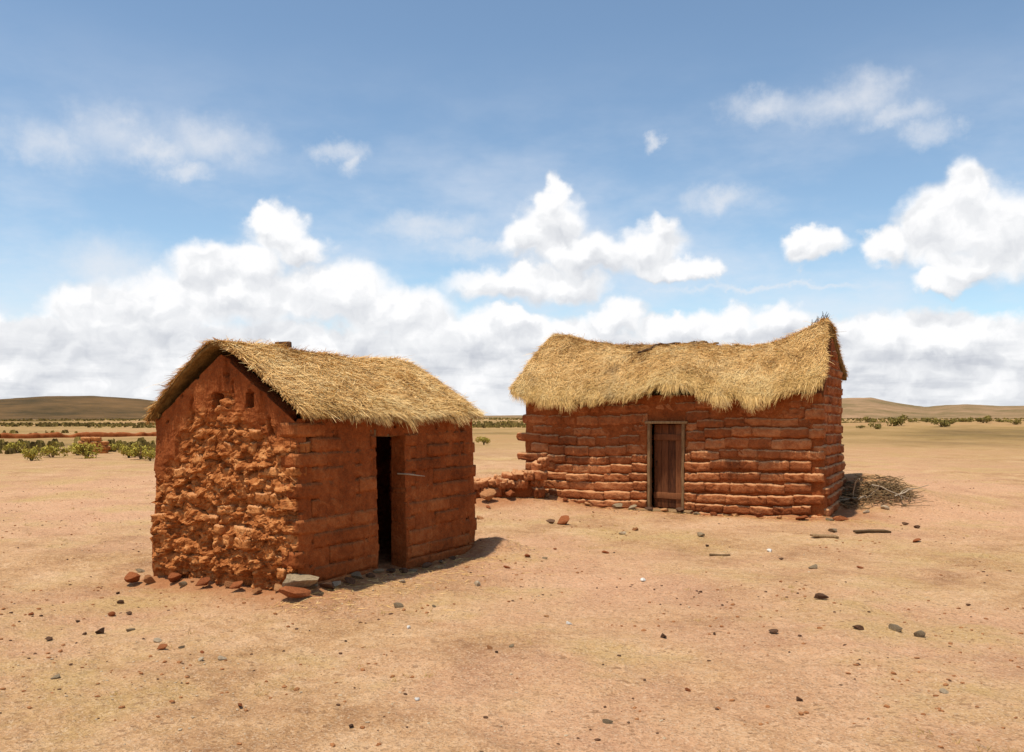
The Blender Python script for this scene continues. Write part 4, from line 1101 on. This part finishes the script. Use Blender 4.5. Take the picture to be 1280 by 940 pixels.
def roof_line(name, pts, r, mat, label, cat):
    uu = np.array([q[0] for q in pts]); kk = np.array([q[1] for q in pts])
    tt = np.linspace(0, 1, 26); src = np.linspace(0, 1, len(pts))
    u = np.interp(tt, src, uu); k = np.interp(tt, src, kk) + 0.02 * vnoise(tt * 9, tt * 0, 0, len(pts))
    q = roof_l.at(u, np.abs(k), np.where(k < 0, 1.0, -1.0)); q[:, 2] += 0.045 + 0.020 * np.abs(vnoise(tt * 14, tt * 0 + 4, 0, 3))
    wq = np.array([hut_pt(HR, a) for a in q])
    o = link(name, tubes(name, [wq], [np.full(26, r)], 5), None, mat)
    return tag(o, label, cat)
roof_line('rope', [(0.375, 0.36), (0.415, 0.28), (0.43, 0.16), (0.47, 0.10), (0.50, 0.04), (0.535, 0.06), (0.56, 0.14)], 0.022, STONE_MAT['dark'], 'dark rope lying slack across the thatch of the large hut', 'rope')
roof_line('stick', [(0.565, 0.14), (0.595, 0.05), (0.605, 0.0), (0.64, 0.07)], 0.018, M_TWIG, 'short crooked stick near the ridge of the large hut', 'stick')
# stiff stalks bristling from the raised right peak
paths, rads = [], []
for i in range(26):
    b = roof_l.at(np.array([0.975 + g.uniform(-0.03, 0.03)]), np.array([g.uniform(0, 0.05)]), np.array([-1.0]))[0]
    tip = b + np.array([g.uniform(-0.02, 0.14), g.normal(0, 0.05), g.uniform(0.05, 0.17)])
    paths.append(np.array([b - [0, 0, 0.03], (b + tip) / 2 + g.normal(0, 0.008, 3), tip])); rads.append(np.array([0.007, 0.006, 0.003]))
link('stalks', tubes('stalks', paths, rads, 4), rl, M_TWIG)['kind'] = 'stuff'

# ------------------------------------------------------------------ shrubs
def shrub_mesh(rx, rz_, n, leaf, seed):
    gg = np.random.default_rng(seed)
    nb = 7
    bc = gg.normal(0, 0.42, (nb, 3)) * [rx, rx, 0.3 * rz_] + [0, 0, rz_ * 0.5]; br = gg.uniform(0.45, 0.7, nb)
    idx = gg.integers(nb, size=n); d = gg.normal(size=(n, 3)); d /= np.linalg.norm(d, axis=1)[:, None]
    p = bc[idx] + d * (br[idx] * gg.uniform(0.45, 1.0, n) ** 0.5)[:, None] * [rx * 0.62, rx * 0.62, rz_ * 0.55]
    p[:, 2] = np.maximum(p[:, 2], 0.02)
    a = gg.normal(size=(n, 3)); a /= np.linalg.norm(a, axis=1)[:, None]; b = np.cross(a, d); b /= np.linalg.norm(b, axis=1)[:, None] + 1e-9
    s = leaf * gg.uniform(0.6, 1.3, n)[:, None]
    V = np.stack([p - a * s, p + b * s * 0.5, p + a * s, p - b * s * 0.5], 1).reshape(-1, 3)
    me = mesh_np('foliage', V, [np.arange(n * 4).reshape(-1, 4)], smooth=False)
    ca = me.color_attributes.new('tint', 'FLOAT_COLOR', 'POINT')
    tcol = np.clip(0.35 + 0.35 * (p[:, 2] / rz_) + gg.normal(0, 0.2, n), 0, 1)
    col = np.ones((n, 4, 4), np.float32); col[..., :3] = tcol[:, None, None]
    ca.data.foreach_set('color', col.ravel())
    return me
def stem_mesh(rx, rz_, seed):
    gg = np.random.default_rng(seed); P_, R_ = [], []
    for i in range(9):
        e = gg.normal(0, 0.45, 2) * rx; P_.append(np.array([[0, 0, -0.06], [e[0] * 0.4, e[1] * 0.4, rz_ * 0.35], [e[0], e[1], rz_ * 0.8]])); R_.append(np.array([0.02, 0.013, 0.005]) * max(1, rx * 1.5))
    return tubes('stem', P_, R_, 4)
SH_Y = [(shrub_mesh(0.55, 0.62, 620, 0.050, 700 + i), stem_mesh(0.55, 0.62, 710 + i)) for i in range(4)]
SH_G = [(shrub_mesh(1.35, 1.05, 520, 0.13, 720 + i), stem_mesh(1.35, 1.05, 730 + i)) for i in range(4)]
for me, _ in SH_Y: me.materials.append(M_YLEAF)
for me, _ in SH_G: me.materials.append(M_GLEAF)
for _, me in SH_Y + SH_G: me.materials.append(M_TWIG)
def shrub(x, y, s, kind, label, group, i):
    fo, st = (SH_Y if kind == 'y' else SH_G)[i % 4]
    e = empty('shrub', (x, y, ghf(x, y)), i * 1.7); e.scale = (s, s, s * (0.9 + 0.08 * (i % 4)))
    tag(e, label, 'shrub', group)
    link('foliage', fo, e); link('stem', st, e)
def at(px, py, d=None):
    """a spot on the plain from bearing and distance"""
    return px * py / 1100.0, py
i = 0
for (bx, d, s) in [(-531, 36, 1.25), (-543, 39, 0.9), (-497, 42, 0.8), (-479, 36, 0.85), (-464, 34.5, 1.05), (-452, 33.5, 0.7), (-575, 37, 1.0), (-600, 34, 0.8), (-620, 41, 1.1)]:
    x, y = at(bx, d); shrub(x, y, s, 'y', f'yellow-green shrub on the plain, {["fifth", "sixth", "fourth", "third", "second", "first", "seventh", "eighth", "ninth"][i]} out from the small hut gable', 'yellow shrubs beyond the small hut', i); i += 1
x, y = at(-35, 50); shrub(x, y, 0.85, 'y', 'lone yellow-green bush seen through the gap between the huts', None, i)
for (bx, d, s) in [(436, 150, 1.0), (456, 146, 1.3), (478, 160, 1.7), (500, 210, 1.8), (518, 205, 1.5), (537, 150, 1.4), (547, 165, 1.5), (567, 215, 1.9), (484, 230, 1.6), (528, 240, 2.0), (553, 235, 1.8), (590, 170, 1.5), (610, 210, 1.9), (628, 160, 1.3), (446, 235, 1.7), (463, 240, 1.9)]:
    x, y = at(bx, d * 0.48); shrub(x, y, s * (0.26 + 0.10 * (i % 3)), 'g', 'low olive shrub dotting the rising ground beyond the large hut', 'olive shrubs beyond the large hut', i); i += 1

# low scrub covering the far plain
gg = np.random.default_rng(901); n = 52000
rr_ = 45 * (820 / 45) ** gg.uniform(0, 1, n); aa = gg.uniform(-0.95, 0.95, n)
x = rr_ * np.sin(aa); y = rr_ * np.cos(aa); ok = fbm(x * 0.012, y * 0.028, 0, 3, 903) + gg.uniform(-0.25, 0.25, n) > 0.06 + 0.6 * (1 - sstep(80, 150, rr_)) * (x > -8)
x, y, rr_ = x[ok], y[ok], rr_[ok]; n = len(x); z = gh(x, y); s = gg.uniform(0.10, 0.26, n) * (1 + rr_ / 260)
V = []
for k in range(3):
    th = gg.uniform(0, 6.28, n); dx, dy = np.cos(th) * s, np.sin(th) * s
    V += [np.stack([x - dx, y - dy, z], -1), np.stack([x + dx, y + dy, z], -1), np.stack([x + dx * 0.5, y + dy * 0.5, z + s * 1.1], -1), np.stack([x - dx * 0.6, y - dy * 0.6, z + s * 0.9], -1)]
me = mesh_np('scrub', np.stack(V, 1).reshape(-1, 3), [np.arange(n * 12).reshape(-1, 4)], smooth=False)
ca = me.color_attributes.new('tint', 'FLOAT_COLOR', 'POINT'); col = np.ones((n, 12, 4), np.float32); col[..., :3] = gg.uniform(0, 1, n)[:, None, None]; ca.data.foreach_set('color', col.ravel())
o = link('scrub', me, None, mat_leaf('dry_scrub', (0.10, 0.065, 0.016), (0.34, 0.25, 0.065))); tag(o, 'low dry scrub and grass tufts covering the far plain', None, None, 'stuff')

# ------------------------------------------------------------------ ruins out on the plain
x, y = at(-523, 40); rr0 = empty('adobe_ruin', (x, y, ghf(x, y)), 0.25); tag(rr0, 'small roofless adobe stub among yellow shrubs far behind the small hut', 'ruin')
g = np.random.default_rng(141)
for row in range(4):
    for c in range(3 - (row == 3)):
        put_brick(rr0, BR_WILD[g.integers(12)], (-0.40 + 0.40 * c + 0.1 * (row % 2), 0, 0.10 + 0.19 * row), (0.20, 0.17, 0.10), (g.normal(0, 0.05), g.normal(0, 0.05), g.normal(0, 0.1)))
x0, y0 = at(-640, 68); x1, y1 = at(-445, 76)
ln = math.hypot(x1 - x0, y1 - y0); e = empty('field_wall', ((x0 + x1) / 2, (y0 + y1) / 2, 0), math.atan2(y1 - y0, x1 - x0)); tag(e, 'long low crumbling earth wall crossing the plain behind the small hut', 'wall')
cu, cv = np.meshgrid(np.linspace(-1, 1, 160), np.linspace(0, np.pi, 13), indexing='ij')
hx_ = cu * ln / 2; hh_ = 0.42 + 0.22 * fbm(hx_ * 0.9, hx_ * 0, 0, 4, 331)
vv = np.stack([hx_, 0.3 * np.cos(cv) * (1 + 0.3 * fbm(hx_ * 2, cv, 0, 3, 332)), hh_ * np.sin(cv) ** 0.6 - 0.05], -1).reshape(-1, 3)
link('bank', mesh_np('bank', vv, [grid_faces(160, 13)]), e, M_CORE)

# ------------------------------------------------------------------ wisps of fallen straw round the huts
gg = np.random.default_rng(955); n = 2600
hsel = gg.uniform(0, 1, n) < 0.5
lx = gg.uniform(-0.65, 0.65, n); ly = -0.5 - np.abs(gg.normal(0, 0.32, n)) ** 1.2
px_ = np.where(hsel, HL['ctr'][0] + HL['U'][0] * lx * HL['L'] + HL['W'][0] * ly * HL['w'], HR['ctr'][0] + HR['U'][0] * lx * HR['L'] + HR['W'][0] * ly * HR['w'])
py_ = np.where(hsel, HL['ctr'][1] + HL['U'][1] * lx * HL['L'] + HL['W'][1] * ly * HL['w'], HR['ctr'][1] + HR['U'][1] * lx * HR['L'] + HR['W'][1] * ly * HR['w'])
ok = (hut_dist(HL, px_, py_) > 0.03) & (hut_dist(HR, px_, py_) > 0.03); px_, py_ = px_[ok], py_[ok]; n = len(px_)
th = gg.uniform(0, 6.28, n); up = np.tile([0.0, 0.0, 1.0], (n, 1))
ribbons('fallen_straw', np.stack([px_, py_, gh(px_, py_) + 0.006], -1), np.stack([np.cos(th), np.sin(th), gg.normal(0, 0.05, n)], -1), up, gg.uniform(0.03, 0.14, n), gg.uniform(0.003, 0.006, n),
        gg.uniform(0, 0.012, n), np.zeros(n), gg.uniform(0.1, 0.9, n), gg.uniform(0, 0.4, n), None, M_STRAW, gg)['label'] = 'wisps of fallen straw scattered on the earth round the huts'

# ------------------------------------------------------------------ sparse tufts of dry grass in the yellower soil
gg = np.random.default_rng(977); nt = 900
rr_ = 4.2 + 26 * gg.uniform(0, 1, nt); aa = gg.uniform(-0.72, 0.72, nt); tx = rr_ * np.sin(aa); ty = rr_ * np.cos(aa)
ok = (fbm(tx * 0.5, ty * 0.5, 0, 3, 979) > 0.12) & (hut_dist(HL, tx, ty) > 0.3) & (hut_dist(HR, tx, ty) > 0.3); tx, ty = tx[ok], ty[ok]; nt = len(tx)
bl = 16; px_ = np.repeat(tx, bl) + gg.normal(0, 0.022, nt * bl); py_ = np.repeat(ty, bl) + gg.normal(0, 0.022, nt * bl); n = nt * bl
th = gg.uniform(0, 6.28, n); tl = gg.uniform(0.35, 1.1, n)[:, None]
dv = np.concatenate([np.cos(th)[:, None] * tl, np.sin(th)[:, None] * tl, np.ones((n, 1))], 1); dv /= np.linalg.norm(dv, axis=1)[:, None]
nv = np.stack([-np.sin(th), np.cos(th), np.zeros(n)], -1)
ribbons('dry_grass', np.stack([px_, py_, gh(px_, py_) - 0.003], -1), dv, nv, gg.uniform(0.012, 0.045, n), gg.uniform(0.002, 0.004, n), np.zeros(n), np.zeros(n),
        gg.uniform(0.1, 0.8, n), gg.uniform(0.3, 0.9, n), None, M_STRAW, gg)['label'] = 'sparse short tufts of dry grass in the bare earth'
